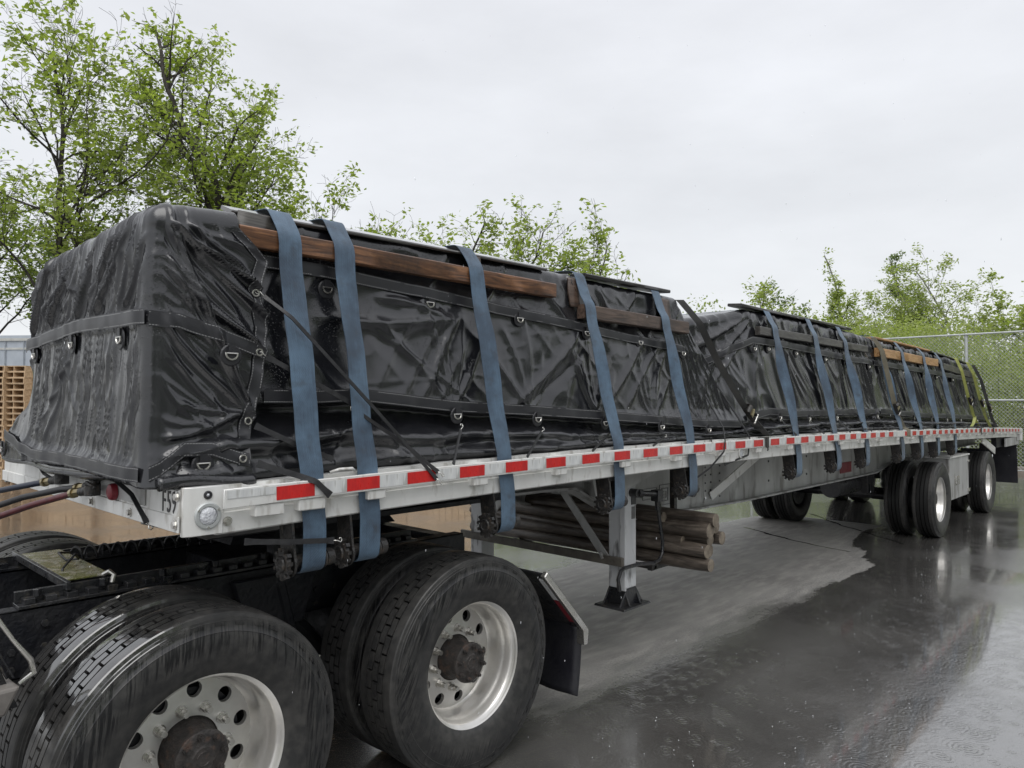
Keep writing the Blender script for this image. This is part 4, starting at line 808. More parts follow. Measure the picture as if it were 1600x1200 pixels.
def folds(X,Z,L):
    D=np.zeros_like(X+Z*0.)
    for (x0,z0,x1,z1,amp,w0,w1) in L:
        dx,dz=x1-x0,z1-z0; ln=math.hypot(dx,dz); t=((X-x0)*dx+(Z-z0)*dz)/ln**2; d=((X-x0)*dz-(Z-z0)*dx)/ln
        d=d+.012*np.sin(t*5+x0*9); w=w0+(w1-w0)*np.clip(t,0,1); s=np.sqrt((d/w)**2+.012)
        D+=amp*1.15*(1-.75*s)*np.exp(-1.25*s)*sst(t,-.08,.12)*(1-sst(t,.8,1.1))
    return D
RND=random.Random(11)
def rfan(px,pz,n,a0,a1,l0,l1,amp,w):
    o=[]
    for k in range(n):
        a=math.radians(a0+(a1-a0)*(k+RND.random()*.8)/n); l=RND.uniform(l0,l1); o.append((px,pz,px+l*math.cos(a),pz+l*math.sin(a),amp*RND.uniform(.5,1.2),w*.4,w*RND.uniform(.9,1.9)))
    return o
def wrinkle(X,Z,ang,sx,sz,seed):
    c,s=math.cos(ang),math.sin(ang); u=X*c+Z*s; v=-X*s+Z*c
    v=v+.018*vnoise(X*3,Z*3,seed+5); return ridge(u*sx,v*sz,seed)**3.0
# ---- side tarp of the front load
HEMA=crv([-.4,.27,.45,1.0,1.66,2.25,3.4,4.2],[1.79,1.79,1.80,1.75,1.722,1.69,1.622,1.60])
BANDA=crv([-.4,.14,.42,1.0,1.7,3.2,3.5],[2.37,2.355,2.35,2.32,2.275,2.185,2.16])
RA=[1.01,1.59,2.19,2.80,3.41]
FA=[]
for x in RA: FA+=rfan(x,HEMA(x)+.01,5,48,138,.28,.62,.011,.030)
FA+=[(2.05,2.20,1.45,1.76,.017,.035,.05),(2.1,2.12,1.62,1.78,-.012,.03,.05),(2.75,2.20,2.25,1.74,.014,.03,.04),(2.95,2.2,2.5,1.75,.012,.025,.035),(1.1,2.22,.80,1.80,.016,.03,.05),(.62,2.28,1.05,2.22,.016,.03,.05),(.55,2.15,1.25,1.72,.006,.012,.016),(.3,2.15,1.05,2.19,.02,.05,.06),(2.0,2.55,2.1,2.33,.02,.02,.03),(2.3,2.50,2.5,2.32,.016,.02,.05),(2.75,2.52,2.45,2.3,.014,.02,.05),(3.0,2.5,3.1,2.2,.012,.02,.03),(1.75,2.5,1.95,2.25,.014,.02,.04)]
for k in range(10): FA+=[(3.05+.05*k,2.48-.02*k,3.12+.09*k,1.72,.010*RND.uniform(.5,1.4),.014,.026)]
def skirt(D,X,Z,hem,deck,seed,amp=.07):
    """below the hem the tarp is tucked back and billows out again in rolls"""
    h=hem(X); below=sst(h-Z,-.002,.012); t=np.clip((h-Z)/np.maximum(h-deck,.04),0,1)
    v=.55+.8*vnoise(X*3.1,Z*.4,seed); v2=.35+.9*vnoise(X*4.3,Z*.3,seed+2); c=.45+.12*vnoise(X*2.3,0*Z,seed+3)
    roll=-.056+amp*1.08*(np.exp(-((t-c)/.16)**2)*v+1.05*np.exp(-((t-.88)/.17)**2)*v2)
    cr=(.012+amp*.16)*(wrinkle(X,Z,.3,4,8,seed+7)-.4)+(.006+amp*.14)*(wrinkle(X,Z,-.9,5,10,seed+8)-.4)
    return D*(1-below)+(roll+cr*sst(t,.1,.4))*below + .006*np.exp(-((Z-h-.02)/.03)**2)*(1-below)
def dispA(kd,a,z):
    a=np.asarray(a,float); z=np.asarray(z,float)
    if kd!='near': return .012*wrinkle(a,z,.9,4,9,3)+.010*vnoise(a*4,z*2,8)
    D=1.5*folds(a,z,FA)+.012*(wrinkle(a,z,.95,1.3,6,1)-.25)*vnoise(a*1.3,z*1.3,61)*1.6+.011*(wrinkle(a,z,-.8,1.3,7,2)-.25)*vnoise(a*1.4,z*1.5,62)*1.6+.030*(vnoise(a*1.5,z*1.8,4)-.5)+.003*(wrinkle(a,z,.1,6,15,6)-.3)
    D+=.010*np.exp(-((z-BANDA(a)+.0)/.035)**2)
    return skirt(D,a,z,HEMA,zr(a)+.012,21)
y0A=lambda z: np.interp(z,[1.5,1.62,1.75,2.40,2.56],[.105,.13,.18,.252,.262])
x1A=lambda z: np.interp(z,[1.5,1.62,2.55],[4.18,4.08,3.26])
x0A=lambda z: -.33+0*z
ztA=lambda x,y: np.interp(x,[-.4,-.05,1.0,3.2,4.1],[2.485,2.555,2.578,2.568,2.55])
deck=lambda x,y: zr(x)+.013
TA=thing('load_tarp','wrinkled black tarp over the front load, with the long brown board strapped to its side','tarp',(1.6,1.0,1.52),'black tarps over the trailer loads')
put('tarp_sheet', sweep_tarp('front_tarp',[('near',x0A,x1A,380,y0A),('rear',y0A,lambda z:1.74+0*z,60,x1A),('far',x1A,x0A,60,lambda z:1.74+0*z),('front',lambda z:1.74+0*z,y0A,40,x0A)],deck,ztA,.06,105,dispA,True,.95),TA)
def surfA(x,z): return np.stack([x,y0A(z)-dispA('near',x,z),z],-1)
def band(parent,surf,x0,x1,mid,w,off,n=200,nm='seam_band'):
    xs=np.linspace(x0,x1,n); vs=np.linspace(0,1,7); X=np.repeat(xs[:,None],7,1); Z=mid(xs)[:,None]+(vs-.5)[None,:]*w; P=surf(X,Z); P[...,1]-=off
    # keep bands clear of the local crinkles underneath
    ym=P[...,1].copy(); y2=ym.copy()
    for k in range(-4,5): y2=np.minimum(y2,np.roll(ym,k,0)) if abs(k)<5 else y2
    y2[:5]=ym[:5]; y2[-5:]=ym[-5:]; y2=np.minimum(y2,y2.min(1,keepdims=True)*.8+y2*.2)
    for _ in range(3): y2[1:-1]=(y2[:-2]+y2[1:-1]+y2[2:])/3
    P[...,1]=y2; d=np.concatenate([[0],np.cumsum(np.hypot(np.diff(xs),np.diff(mid(xs))))])
    o=put(nm, uvgrid(nm,P,d[:,None],vs[None,:],'band'),parent); return o
band(TA,surfA,.02,3.30,lambda x:BANDA(x),.055,.006,300)
band(TA,surfA,.02,3.98,lambda x:HEMA(x)+.028,.055,.006,300,'hem_band')
RINGM=MB().torus((0,0,0),(0,1,0),.022,.0036,18,6,-.15,math.pi+.15).cyl((-.022,0,.001),(.022,0,.001),.003,8).mesh('d_ring','steel')
PATCH=MB().lathe([(0.0001,-.004),(.036,-.004),(.041,0)],24).mesh('ring_patch','patch')
GROM=MB().torus((0,0,0),(0,1,0),.0125,.0034,18,6).mesh('grommet','steel')
TAB=MB().box(-.014,.014,-.004,0,-.002,.034).mesh('ring_tab','patch')
def dring(parent,x,y,z,rot=0,front=False,flip=False):
    r=(0,math.pi if flip else 0,0) if not front else (0,math.pi if flip else 0,-math.pi/2)
    dx,dy=(0,-1) if not front else (-1,0)
    put('ring_patch',PATCH,parent,(x+dx*.004,y+dy*.004,z-.006),rot=(0,0,-math.pi/2 if front else 0)); o=put('d_ring',RINGM,parent,(x+dx*.013,y+dy*.013,z),rot=r); put('ring_tab',TAB,parent,(x+dx*.010,y+dy*.010,z),rot=(0,0,-math.pi/2 if front else 0)); return o
for x in RA:
    z=HEMA(x)-.012; dring(TA,x,float(y0A(z))-.035,float(z))
for x,z in [(.339,2.294),(.915,2.290),(1.546,2.268),(2.13,2.235),(2.72,2.215),(3.25,2.17)]:
    y=float(surfA(np.array([x]),np.array([z]))[0,1]); dring(TA,x,y-.004,z-.01)

# ---- nose tarp wrapped over the front of the load
XE=lambda z: np.interp(z,[1.50,1.57,1.72,1.85,1.977,2.08,2.225,2.345,2.44,2.526],[-.05,-.06,-.035,.0,.018,.03,.004,.036,-.06,-.145])
XF=lambda z: np.interp(z,[1.50,1.55,1.8,2.3,2.5],[-.43,-.425,-.405,-.395,-.385])
y0N=lambda z: np.interp(z,[1.49,1.55,1.66,2.4,2.5],[.105,.125,.15,.185,.19])
y1N=lambda z: np.interp(z,[1.49,1.60,1.68,1.77,1.9,2.4],[2.07,2.03,1.92,1.72,1.67,1.66])
FN=[]
for (gx,gz) in [(.0,2.225),(.0,1.985),(-.04,1.725),(.03,2.10)]:
    for k in range(4): FN.append((-.36+RND.uniform(-.02,.10),2.46-RND.uniform(0,.25)*(gz<2.1),gx,gz,.020*RND.uniform(.6,1.2),.020,.012))
FN+=[(-.34,2.40,-.05,2.30,.014,.02,.03),(-.30,2.46,.0,2.36,.012,.02,.02),(-.36,2.44,-.10,2.12,.014,.012,.02),(-.37,2.25,-.06,2.03,.012,.012,.02),(-.38,2.1,-.05,1.74,.022,.018,.022),(-.36,2.02,-.12,1.70,.014,.016,.02),(-.38,1.9,-.2,1.66,.012,.02,.02),(-.40,1.66,-.05,1.75,.022,.03,.02),(-.40,1.60,-.06,1.66,.018,.02,.02),(-.30,1.80,-.05,1.72,.014,.015,.012),(-.40,1.75,-.2,1.70,.012,.02,.02),(-.40,1.54,-.07,1.53,.018,.02,.018)]
FF=[]
for k in range(20):
    y=.24+k*.065+RND.uniform(-.03,.03); h0=RND.uniform(2.22,2.47); FF.append((y,h0,y+(h0-2.10)*RND.uniform(.35,.95),2.11,.021*RND.uniform(.4,1.4),.010,.020))
for k in range(12):
    y=.24+k*.115+RND.uniform(-.03,.03); FF.append((y,2.04,y+RND.uniform(-.08,.08),1.58,.010*RND.uniform(.3,1.3),.012,.020))
FF+=[(1.05,2.04,1.25,1.60,.014,.01,.03),(.95,2.02,1.5,1.62,.010,.02,.03),(1.15,2.05,.9,1.75,.009,.01,.02),(1.6,2.0,1.9,1.6,.02,.02,.04),(.95,2.25,1.15,2.35,.012,.015,.02)]
NB1=crv([-.45,-.314,-.174,-.01,.05],[2.085,2.082,2.045,1.992,1.97])     # middle band on the side flap
NB2=crv([-.43,-.38,-.30,-.20,-.107,-.05],[1.545,1.565,1.628,1.625,1.590,1.575])
NF1=crv([.1,.4,.86,1.3,1.75],[2.09,2.095,2.105,2.085,2.06]); NF2=crv([.1,.4,.9,1.4,1.75,2.05],[1.545,1.552,1.56,1.555,1.60,1.64])
def dispN(kd,a,z):
    a=np.asarray(a,float); z=np.asarray(z,float)
    return (1-.75*sst(z,2.42,2.455))*dispN0(kd,a,z)*(.12+.88*sst(a,-.375,-.335) if kd=='near' else .12+.88*sst(a,.195,.235)*(1-.7*sst(a,1.62,1.72)) if kd=='front' else 1)+.012*(kd!='far')
def dispN0(kd,a,z):
    if kd=='near':
        D=folds(a,z,FN)+.010*(wrinkle(a,z,-.9,3,14,31)-.35)+.006*(wrinkle(a,z,-.6,3.5,17,32)-.3)+.006*(vnoise(a*5,z*4,33)-.5)
        D+= .012*np.exp(-((z-NB1(a))/.03)**2)+.016*np.exp(-((z-NB2(a))/.03)**2)
        ed=XE(z)-a; D+=.012*np.exp(-(ed/.02)**2)
        return D
    if kd=='front':
        up_=sst(z,2.07,2.12); D=folds(a,z,FF)+.012*up_*(wrinkle(a,z,2.0,1.3,15,41)-.35)+.010*(1-up_)*(wrinkle(a,z,1.62,1.0,15,45)-.35)+.008*(wrinkle(a,z,1.75,3.5,36,42)-.35)+.010*(vnoise(a*4,z*3,43)-.5)+.0025*(vnoise(a*40,z*8,44)-.5)
        D+=.014*np.exp(-((z-NF1(a))/.028)**2)+.02*np.exp(-((z-NF2(a))/.03)**2)+.02*sst(a,1.5,1.75)*np.sin(z*9)
        return D
    return .01*vnoise(a*5,z*4,3)
ztN=lambda x,y: np.interp(y,[.1,.25,.9,1.3,1.6,1.8],[2.512,2.512,2.495,2.48,2.455,2.42])+np.interp(x,[-.42,-.25,.0],[-.012,.01,.025])*(y<.25)
zbN=lambda x,y: np.interp(y,[.05,.2,1.,2.1],[1.492,1.505,1.525,1.50])
TN=thing('nose_tarp','black tarp wrapped over the front end of the first load, edged with chrome grommets','tarp',(-.2,.9,1.52),'black tarps over the trailer loads')
tm=sweep_tarp('nose_tarp',[('far',lambda z:.25+0*z,XF,40,y1N),('front',y1N,y0N,210,XF),('near',XF,XE,110,y0N)],zbN,ztN,.07,125,dispN,False,.95,.035)
o=put('tarp_sheet',tm,TN); md=o.modifiers.new('thickness','SOLIDIFY'); md.thickness=.003
def surfN(x,z): return np.stack([x,y0N(z)-dispN('near',x,z),z],-1)
def surfF(y,z): return np.stack([XF(z)-dispN('front',y,z),y,z],-1)
def fband(mid,y0,y1,w,nm='seam_band'):
    ys=np.linspace(y0,y1,160); vs=np.linspace(0,1,7); Y=np.repeat(ys[:,None],7,1); Z=mid(ys)[:,None]+(vs-.5)[None,:]*w; P=surfF(Y,Z); xm=P[...,0].copy(); x2=xm.copy()
    for k in range(-3,4): x2=np.minimum(x2,np.roll(xm,k,0))
    x2[:4]=xm[:4]; x2[-4:]=xm[-4:]; x2=x2.min(1,keepdims=True)*.8+x2*.2
    for _ in range(5): x2[1:-1]=(x2[:-2]+x2[1:-1]+x2[2:])/3
    P[...,0]=x2-.004
    put(nm, uvgrid(nm,P,(ys-y0)[:,None],vs[None,:],'band'),TN)
def nband(mid,x0,x1,w,nm='seam_band'):
    xs=np.linspace(x0,x1,90); vs=np.linspace(0,1,7); X=np.repeat(xs[:,None],7,1); Z=mid(xs)[:,None]+(vs-.5)[None,:]*w; P=surfN(X,Z); P[...,1]=P[...,1].mean(1,keepdims=True)*.7+P[...,1]*.3-.008
    put(nm, uvgrid(nm,P,(xs-x0)[:,None],vs[None,:],'band'),TN)
fband(NF1,.17,1.72,.055); fband(NF2,.13,1.98,.05,'hem_band'); nband(NB1,-.41,.005,.055); nband(NB2,-.42,-.065,.05,'hem_band')
zs=np.linspace(1.56,2.44,120); vs=np.linspace(0,1,5); Z=np.repeat(zs[:,None],5,1); X=XE(zs)[:,None]-.004-(1-vs)[None,:]*.045; P=surfN(X,Z); P[...,1]-=.005
put('edge_band', uvgrid('edge_band',P,(zs-1.5)[:,None],vs[None,:],'band'),TN)
for x,z in [(-.012,2.215),(-.008,1.985),(-.05,1.723),(-.085,1.585)]:
    y=float(surfN(np.array([x]),np.array([z]))[0,1]); put('grommet',GROM,TN,(x-.006,y-.013,z))
for x,z in [(-.137,1.972),(-.235,1.575)]:
    y=float(surfN(np.array([x]),np.array([z]))[0,1]); dring(TN,x,y-.004,z)
for y,z in [(.393,2.03),(1.53,2.02),(1.98,1.56),(.95,2.04)]:
    x=float(surfF(np.array([y]),np.array([z]))[0,0]); dring(TN,x-.004,y,z,front=True)
# rolled skirt drooping over the headboard rail below the hem
ys=np.linspace(.13,2.05,90); 
pts=[(-.40-.012*math.sin(y*7),y,1.515+.012*math.sin(y*3.1+1)-.01*abs(y-1)) for y in ys]
put('skirt_roll', MB().tube(pts,[(.012+.014*min(1,max(0,(y-.4)*3)))+.008*math.sin(y*5+1)**2 for y in ys],10).mesh('skirt_roll','tarp',180),TN)
pts=[(x,.085+.01*math.sin(x*20),1.512+.008*math.sin(x*15)) for x in np.linspace(-.40,-.06,30)]
put('skirt_roll', MB().tube(pts,[.024]*30,10).mesh('skirt_roll','tarp',180),TN)
put('rolled_tip', MB().tube([(-.40,.25,1.505),(-.405,.235,1.498),(-.395,.22,1.497),(-.39,.23,1.503)],.010,8).mesh('tip','patch',180),TN)

# ---- middle and rear tarps
def load_tarp(x0f,x1f,y0,top,hem,seam,FL,seed,nx,label,yy1=2.35,step=0):
    def disp(kd,a,z):
        a=np.asarray(a,float); z=np.asarray(z,float)
        if kd!='near': return .015*wrinkle(a,z,.9,3,8,seed)
        D=folds(a,z,FL)+.016*(wrinkle(a,z,-1.1,1.6,7,seed+1)-.3)+.012*(wrinkle(a,z,-.7,2.2,8,seed+2)-.3)+.02*(vnoise(a*1.7,z*2,seed+3)-.5)
        D+=.012*np.exp(-((z-seam(a))/.03)**2)
        D=skirt(D,a,z,hem,zr(a)+.012,seed+9,.135)
        return D-step*(1-sst(a+(2.55-z)*.35,3.55,4.42))*sst(z,1.6,1.8)
    TB=thing('load_tarp',label,'tarp',(float(x0f(2.))*.5+float(x1f(2.))*.5,1.3,1.5),'black tarps over the trailer loads')
    y1=lambda z:yy1+0*z
    put('tarp_sheet', sweep_tarp('tarp',[('near',x0f,x1f,nx,y0),('rear',y0,y1,40,x1f),('far',x1f,x0f,80,y1),('front',y1,y0,40,x0f)],deck,top,.07,80,disp,True,1.3),TB)
    surf=lambda x,z: np.stack([x,y0(z)-disp('near',x,z),z],-1)
    return TB,surf
HEMB=crv([3.3,3.9,4.1,4.6,5.1,6.2,7.3,7.7,9.2,11.3,13.3],[1.60,1.61,1.64,1.70,1.675,1.68,1.68,1.675,1.62,1.575,1.53])
SEAMB=crv([3.3,3.65,4.0,4.4,5.2,6.7,7.4,10,13],[1.92,2.08,2.22,2.325,2.325,2.275,2.27,2.24,2.18])
FB=[(4.35,2.56,3.35,2.02,.035,.03,.06),(4.30,2.52,3.45,2.12,.028,.02,.05),(4.4,2.5,3.55,1.88,.028,.02,.05),(4.42,2.42,3.7,1.85,.018,.02,.04),(4.25,2.55,3.4,2.3,.018,.03,.06),(4.0,2.15,4.0,1.66,.020,.03,.05),(4.5,2.30,4.35,1.7,.022,.03,.06),(4.25,2.2,4.2,1.7,.012,.02,.03)]
for xs_ in (4.75,5.45,6.2,6.9): FB+= [(xs_+RND.uniform(-.05,.1)+.12*k,2.55 if k<2 else 2.3,xs_+.38+.17*k,1.72+.04*k,.024*RND.uniform(.6,1.2),.02,.05) for k in range(4)]
for x in (4.75,5.4,6.15,6.8): FB+=rfan(x,2.5,3,-130,-50,.2,.3,.018,.03)
def y0B(z): return np.interp(z,[1.5,1.62,1.75,2.40,2.6],[.125,.15,.185,.252,.262])
x0B=lambda z: 3.34+0*z; x1B=lambda z: 7.45+0*z
topB=lambda x,y: np.interp(x,[3.3,3.6,4.2,4.4,4.7,6,7.2,7.5],[2.42,2.45,2.55,2.59,2.60,2.61,2.575,2.56])
TB1,surfB=load_tarp(x0B,x1B,lambda z:y0B(z)+0.,topB,HEMB,SEAMB,FB,50,330,'black tarp over the middle load, creased diagonally at its front, under a grey board',step=.16)
FC=[]
for x in (7.5,7.75,8.2,8.7,9.2,9.7,10.3,10.9,11.5,12.0): FC+=[(x+.1*k,2.5,x+.5+.15*k,1.70,.028*RND.uniform(.5,1.2),.025,.06) for k in range(3)]
x0C=lambda z:7.47+0*z; x1C=lambda z:np.interp(z,[1.4,1.45,2.40],[13.6,13.55,12.78])
topC=lambda x,y: np.interp(x,[7.4,7.8,10,11,12.7,13.7],[2.57,2.56,2.53,2.515,2.44,2.42])
TB2,surfC=load_tarp(x0C,x1C,y0B,topC,HEMB,SEAMB,FC,70,330,'black tarp over the rearmost load, under a fresh yellow board and green ratchet straps')
band(TB1,surfB,4.05,7.4,lambda x:SEAMB(x),.06,.008,160); band(TB1,surfB,4.15,7.4,lambda x:HEMB(x)+.03,.06,.008,160,'hem_band')
# the seam slants down towards the front load
band(TB1,surfB,3.42,4.06,lambda x:SEAMB(x),.06,.010,60)
band(TB2,surfC,7.55,12.9,lambda x:SEAMB(x),.06,.008,160); band(TB2,surfC,7.55,13.2,lambda x:HEMB(x)+.03,.06,.008,160,'hem_band')
RB=[4.72,5.35,6.05,6.7,7.3]; RC=[8.0,8.7,9.5,10.3,11.1,12.2]
for tb,xs_,sf in ((TB1,RB,surfB),(TB2,RC,surfC)):
    for x in xs_:
        z=float(HEMB(x))-.012; dring(tb,x,float(y0B(z))-.04,z)
        z=float(SEAMB(x))-.05; y=float(sf(np.array([x]),np.array([z]))[0,1]); dring(tb,x,y-.004,z)
y=float(surfB(np.array([4.5]),np.array([2.2]))[0,1]); dring(TB1,4.42,y-.004,2.26)

# ------------------------------------------------------------------ straps over the loads
def drum_arc(zc,yc,r=.047):
    return [(yc-r*math.cos(a),zc-r*math.sin(a)) for a in np.linspace(0,math.radians(150),10)]
def blue_strap(xt,xb,top,zboard,label,yb=.113,skew=0.,zy=None,m='web_blue',grp='blue winch straps over the tarped loads',w=.1):
    """from the middle of the load over the top board, down past the side board, behind the rub rail to its winch"""
    i=min(range(len(WX)),key=lambda k:abs(WX[k]-xb)); zw=zr(WX[i])-.165-.155; xw=WX[i]
    ztop=top+.010
    prof=[(1.3,ztop+.018,0),(.9,ztop+.016,0),(.5,ztop+.014,0),(.34,ztop+.012,0),(.262,ztop+.006,0),(.240,ztop-.018,0)]
    prof+=[(yb+.03,zboard+.085,.05),(yb+.003,zboard+.045,.08),(yb-.004,zboard,.12),(yb-.005,zboard-.04,.16)]
    zrl=zr(xb); n=14; y_e,z_e=.035,zrl+.03
    for k in range(1,n+1):
        t=k/n; prof.append((yb-.005+(y_e-yb+.005)*t+.006*math.sin(t*9+xb),zboard-.04+(z_e-zboard+.04)*t,.16+.84*t))
    prof+=[(.030,zrl-.04,1.),(.029,zrl-.10,1.),(.029,zrl-.17,1.),(.027,zw+.04,1.)]
    prof+=[(y,z,1.) for y,z in drum_arc(zw,.095-.02)]
    Lp=[];Rp=[]
    for k,(y,z,t) in enumerate(prof):
        xc=xt+(xb-xt)*t if z>zrl-.05 else xb+(xw-xb)*min(1,(zrl-.05-z)/.1); tw=skew*math.sin(t*math.pi)*float(sst(t,.15,.45)); wob=.002*math.sin(k*1.7+xb*3)
        Lp.append((xc-w/2+wob,y+tw*.03,z)); Rp.append((xc+w/2+wob,y-tw*.03,z))
    # smooth resample
    def rs(A):
        A=np.array(A); d=np.concatenate([[0],np.cumsum(np.linalg.norm(np.diff(A,axis=0),axis=1))]); s=np.linspace(0,d[-1],170); B=np.stack([np.interp(s,d,A[:,c]) for c in range(3)],1)
        for _ in range(2): B[1:-1]=(B[:-2]+2*B[1:-1]+B[2:])/4
        return B
    me=ribbon('webbing',rs(Lp),rs(Rp),m)
    o=put('winch_strap',me,None,(0,0,0),label=label,cat='strap',group=grp); return o
SP=[(.128,.160,2.568,2.43,'wide blue strap nearest the front corner of the trailer, crossing the brown board'),
(.385,.420,2.575,2.425,'blue strap second from the front, hanging beside the first over the brown board'),
(1.165,1.235,2.585,2.44,'blue strap over the rear half of the long brown board, third from the front'),
(2.10,2.21,2.58,2.35,'blue strap at the front end of the short dark board on the first load'),
(2.95,3.06,2.58,2.345,'blue strap at the rear end of the short dark board on the first load'),
(4.74,4.86,2.605,2.42,'blue strap at the front end of the grey board on the middle load'),
(5.65,5.78,2.615,2.42,'blue strap over the middle of the grey board on the middle load'),
(6.46,6.65,2.60,2.41,'bright blue strap at the rear end of the grey board on the middle load'),
(7.62,7.88,2.57,2.41,'blue strap at the front end of the yellow board on the rear load'),
(8.45,8.72,2.56,2.405,'blue strap over the middle of the yellow board on the rear load'),
(9.45,9.54,2.545,2.405,'blue strap at the rear end of the yellow board on the rear load'),
(10.35,10.50,2.53,2.37,'narrow blue strap between the yellow board and the yellow-green ratchet straps')]
for i,(xt,xb,tp,zbd,lb) in enumerate(SP):
    blue_strap(xt,xb,tp,zbd,lb,yb=.165 if i in (3,4) else .171,skew=[.2,-.3,.3,.3,.5,.8,.7,.9,1.,.9,1.,.7][i],w=.1 if i<5 else .112)

# ------------------------------------------------------------------ timber
def board(nm,label,x0,x1,z0,z1,y,w,h,m,cat='board',group='timber edge boards under the straps',n=26,tilt=0,seed=0):
    mb=MB(); xs=np.linspace(x0,x1,n); sec=[(-w/2,-h/2),(w/2,-h/2),(w/2,h/2),(-w/2,h/2)]; P=np.zeros((n,8,3))
    b=.005
    ring=[(-w/2+b,-h/2),(w/2-b,-h/2),(w/2,-h/2+b),(w/2,h/2-b),(w/2-b,h/2),(-w/2+b,h/2),(-w/2,h/2-b),(-w/2,-h/2+b)]
    ct,st=math.cos(tilt),math.sin(tilt)
    for k,(a,c) in enumerate(ring):
        jit=.0022*(vnoise(xs*9+seed,xs*0+k*3.3,seed)-.5)
        P[:,k,0]=xs; P[:,k,1]=y+(a*ct-c*st)+jit; P[:,k,2]=z0+(z1-z0)*(xs-x0)/(x1-x0)+(a*st+c*ct)+jit+.003*np.sin(xs*2+seed)
    mb.grid(P,cv=True); mb.F.append(tuple(range(7,-1,-1))); mb.F.append(tuple((n-1)*8+k for k in range(8)))
    return put(nm, mb.mesh('board',m,40),None,(0,0,0),label=label,cat=cat,group=group)
board('edge_board','long reddish-brown wet board across the side of the front load, behind three blue straps',-.075,1.81,2.434,2.440,.200,.045,.080,'wood_red',seed=1)
board('edge_board','short dark brown board on the side of the front load behind two blue straps',2.06,3.285,2.344,2.334,.197,.055,.085,'wood_dark',seed=2)
board('edge_board','long grey weathered board on the side of the middle load',4.47,7.22,2.410,2.406,.200,.045,.072,'wood_grey',seed=3)
board('edge_board','fresh yellow board on the side of the rear load',7.58,10.22,2.390,2.380,.200,.05,.103,'wood_new',seed=4)
board('edge_board','greyish brown board low under the yellow-green straps at the rear of the last load',10.55,12.6,2.342,2.262,.205,.045,.092,'wood_grey',seed=5)
board('top_plank','dark wet plank with a shiny top along the upper edge of the front load',-.08,1.80,2.552,2.580,.285,.10,.018,'wood_top',seed=6,tilt=.36)
board('top_plank','short black plank on the top edge above the short dark board',2.17,3.15,2.590,2.594,.305,.13,.024,'wood_black',seed=7,tilt=.08)
board('top_plank','dark plank sticking up at the front top edge of the middle load',4.28,6.9,2.618,2.612,.31,.13,.026,'wood_black',seed=8,tilt=.08)
board('top_plank','pale yellow plank along the top edge of the rear load',7.75,10.1,2.578,2.556,.31,.12,.024,'wood_new',seed=9,tilt=.08)
board('top_plank','thin dark plank along the top edge at the tail of the rear load',10.2,12.6,2.545,2.47,.31,.12,.022,'wood_black',seed=10,tilt=.05)
# strips of carpet and scrap wood padding under the straps
def pad(x,w,z0,z1,m,label):
    zz=np.linspace(z0,z1,14); P=np.array([[(x+u+.006*math.sin(z*30),.215+.02*(z-z0)/(z1-z0),z) for z in zz] for u in (-w/2,-w/6,w/6,w/2)])
    o=put('edge_pad', MB().grid(P).mesh('pad',m,180),None,(0,0,0),label=label,cat='padding',group='scrap padding under the straps'); s=o.modifiers.new('t','SOLIDIFY'); s.thickness=.014
pad(.02,.16,2.46,2.545,'wood_grey','weathered grey scrap of wood above the long brown board by the first strap')
pad(1.22,.07,2.46,2.555,'wood_dark','torn scrap of wood above the brown board beside the third strap')
pad(2.05,.12,2.37,2.545,'wood_dark','dark scrap of carpet above the front end of the short dark board')
pad(3.06,.13,2.36,2.53,'wood_dark','brown stained scrap of carpet at the rear corner of the front load')

# dunnage posts carried crosswise under the trailer
def log(x,z,r,y0,y1,label,seed):
    n=12; r*=1.2; ys=np.linspace(y0,y1,18); a=np.linspace(0,2*math.pi,n,endpoint=False)
    rr=r*(1+.10*(vnoise(a*1.3+seed*5,a*0,seed)-.5)[None,:]+.05*(vnoise(ys[:,None]*6,a[None,:]*2,seed)-.5)); rr[0]*=.93; rr[-1]*=.93
    P=np.stack([x+rr*np.cos(a)*1.02+.01*np.sin(ys*2+seed)[:,None],ys[:,None]+0*rr,z+rr*np.sin(a)+.006*np.sin(ys*3+seed*2)[:,None]],-1)
    mb=MB().grid(P,cv=True); o=put('timber_post', mb.mesh('post','log',45),None,(0,0,0),label=label,cat='post',group='wooden posts racked under the trailer')
    for k in (0,-1):
        ring=P[k]; c=ring.mean(0); c[1]+=(-.004 if k==0 else .004); put('sawn_end', MB().add(np.vstack([ring,[c]]),[(i,(i+1)%n,n) for i in range(n)]).mesh('sawn_end','logend',40),o)
LG=[(3.444,.866,.052,'big post with the widest sawn end at the front middle of the bundle',.10),(3.492,.948,.045,'post on the very top of the bundle with a reddish split near its end',.08),(3.575,.885,.047,'post behind the big one, second from the top of the bundle',.12),
(3.515,.795,.047,'post wedged below and right of the big post',.13),(3.64,.80,.045,'post whose end sticks out furthest at the right of the bundle',.10),(3.412,.728,.044,'front post second from the bottom of the bundle',.10),
(3.525,.700,.045,'post behind the front ones, second row from the bottom',.15),(3.412,.632,.042,'lowest front post, resting on the rack',.08),(3.515,.612,.042,'post at the bottom rear of the bundle',.2),(3.42,.775,.030,'thin post squeezed between the big post and the one below',.3),(3.40,.945,.035,'slim post lying on the front top of the bundle, stopping short',.45)]
for i,(x,z,r,lb,y0) in enumerate(LG): log(x,z,r,y0,2.58-.03*(i%3),lb,i+1)

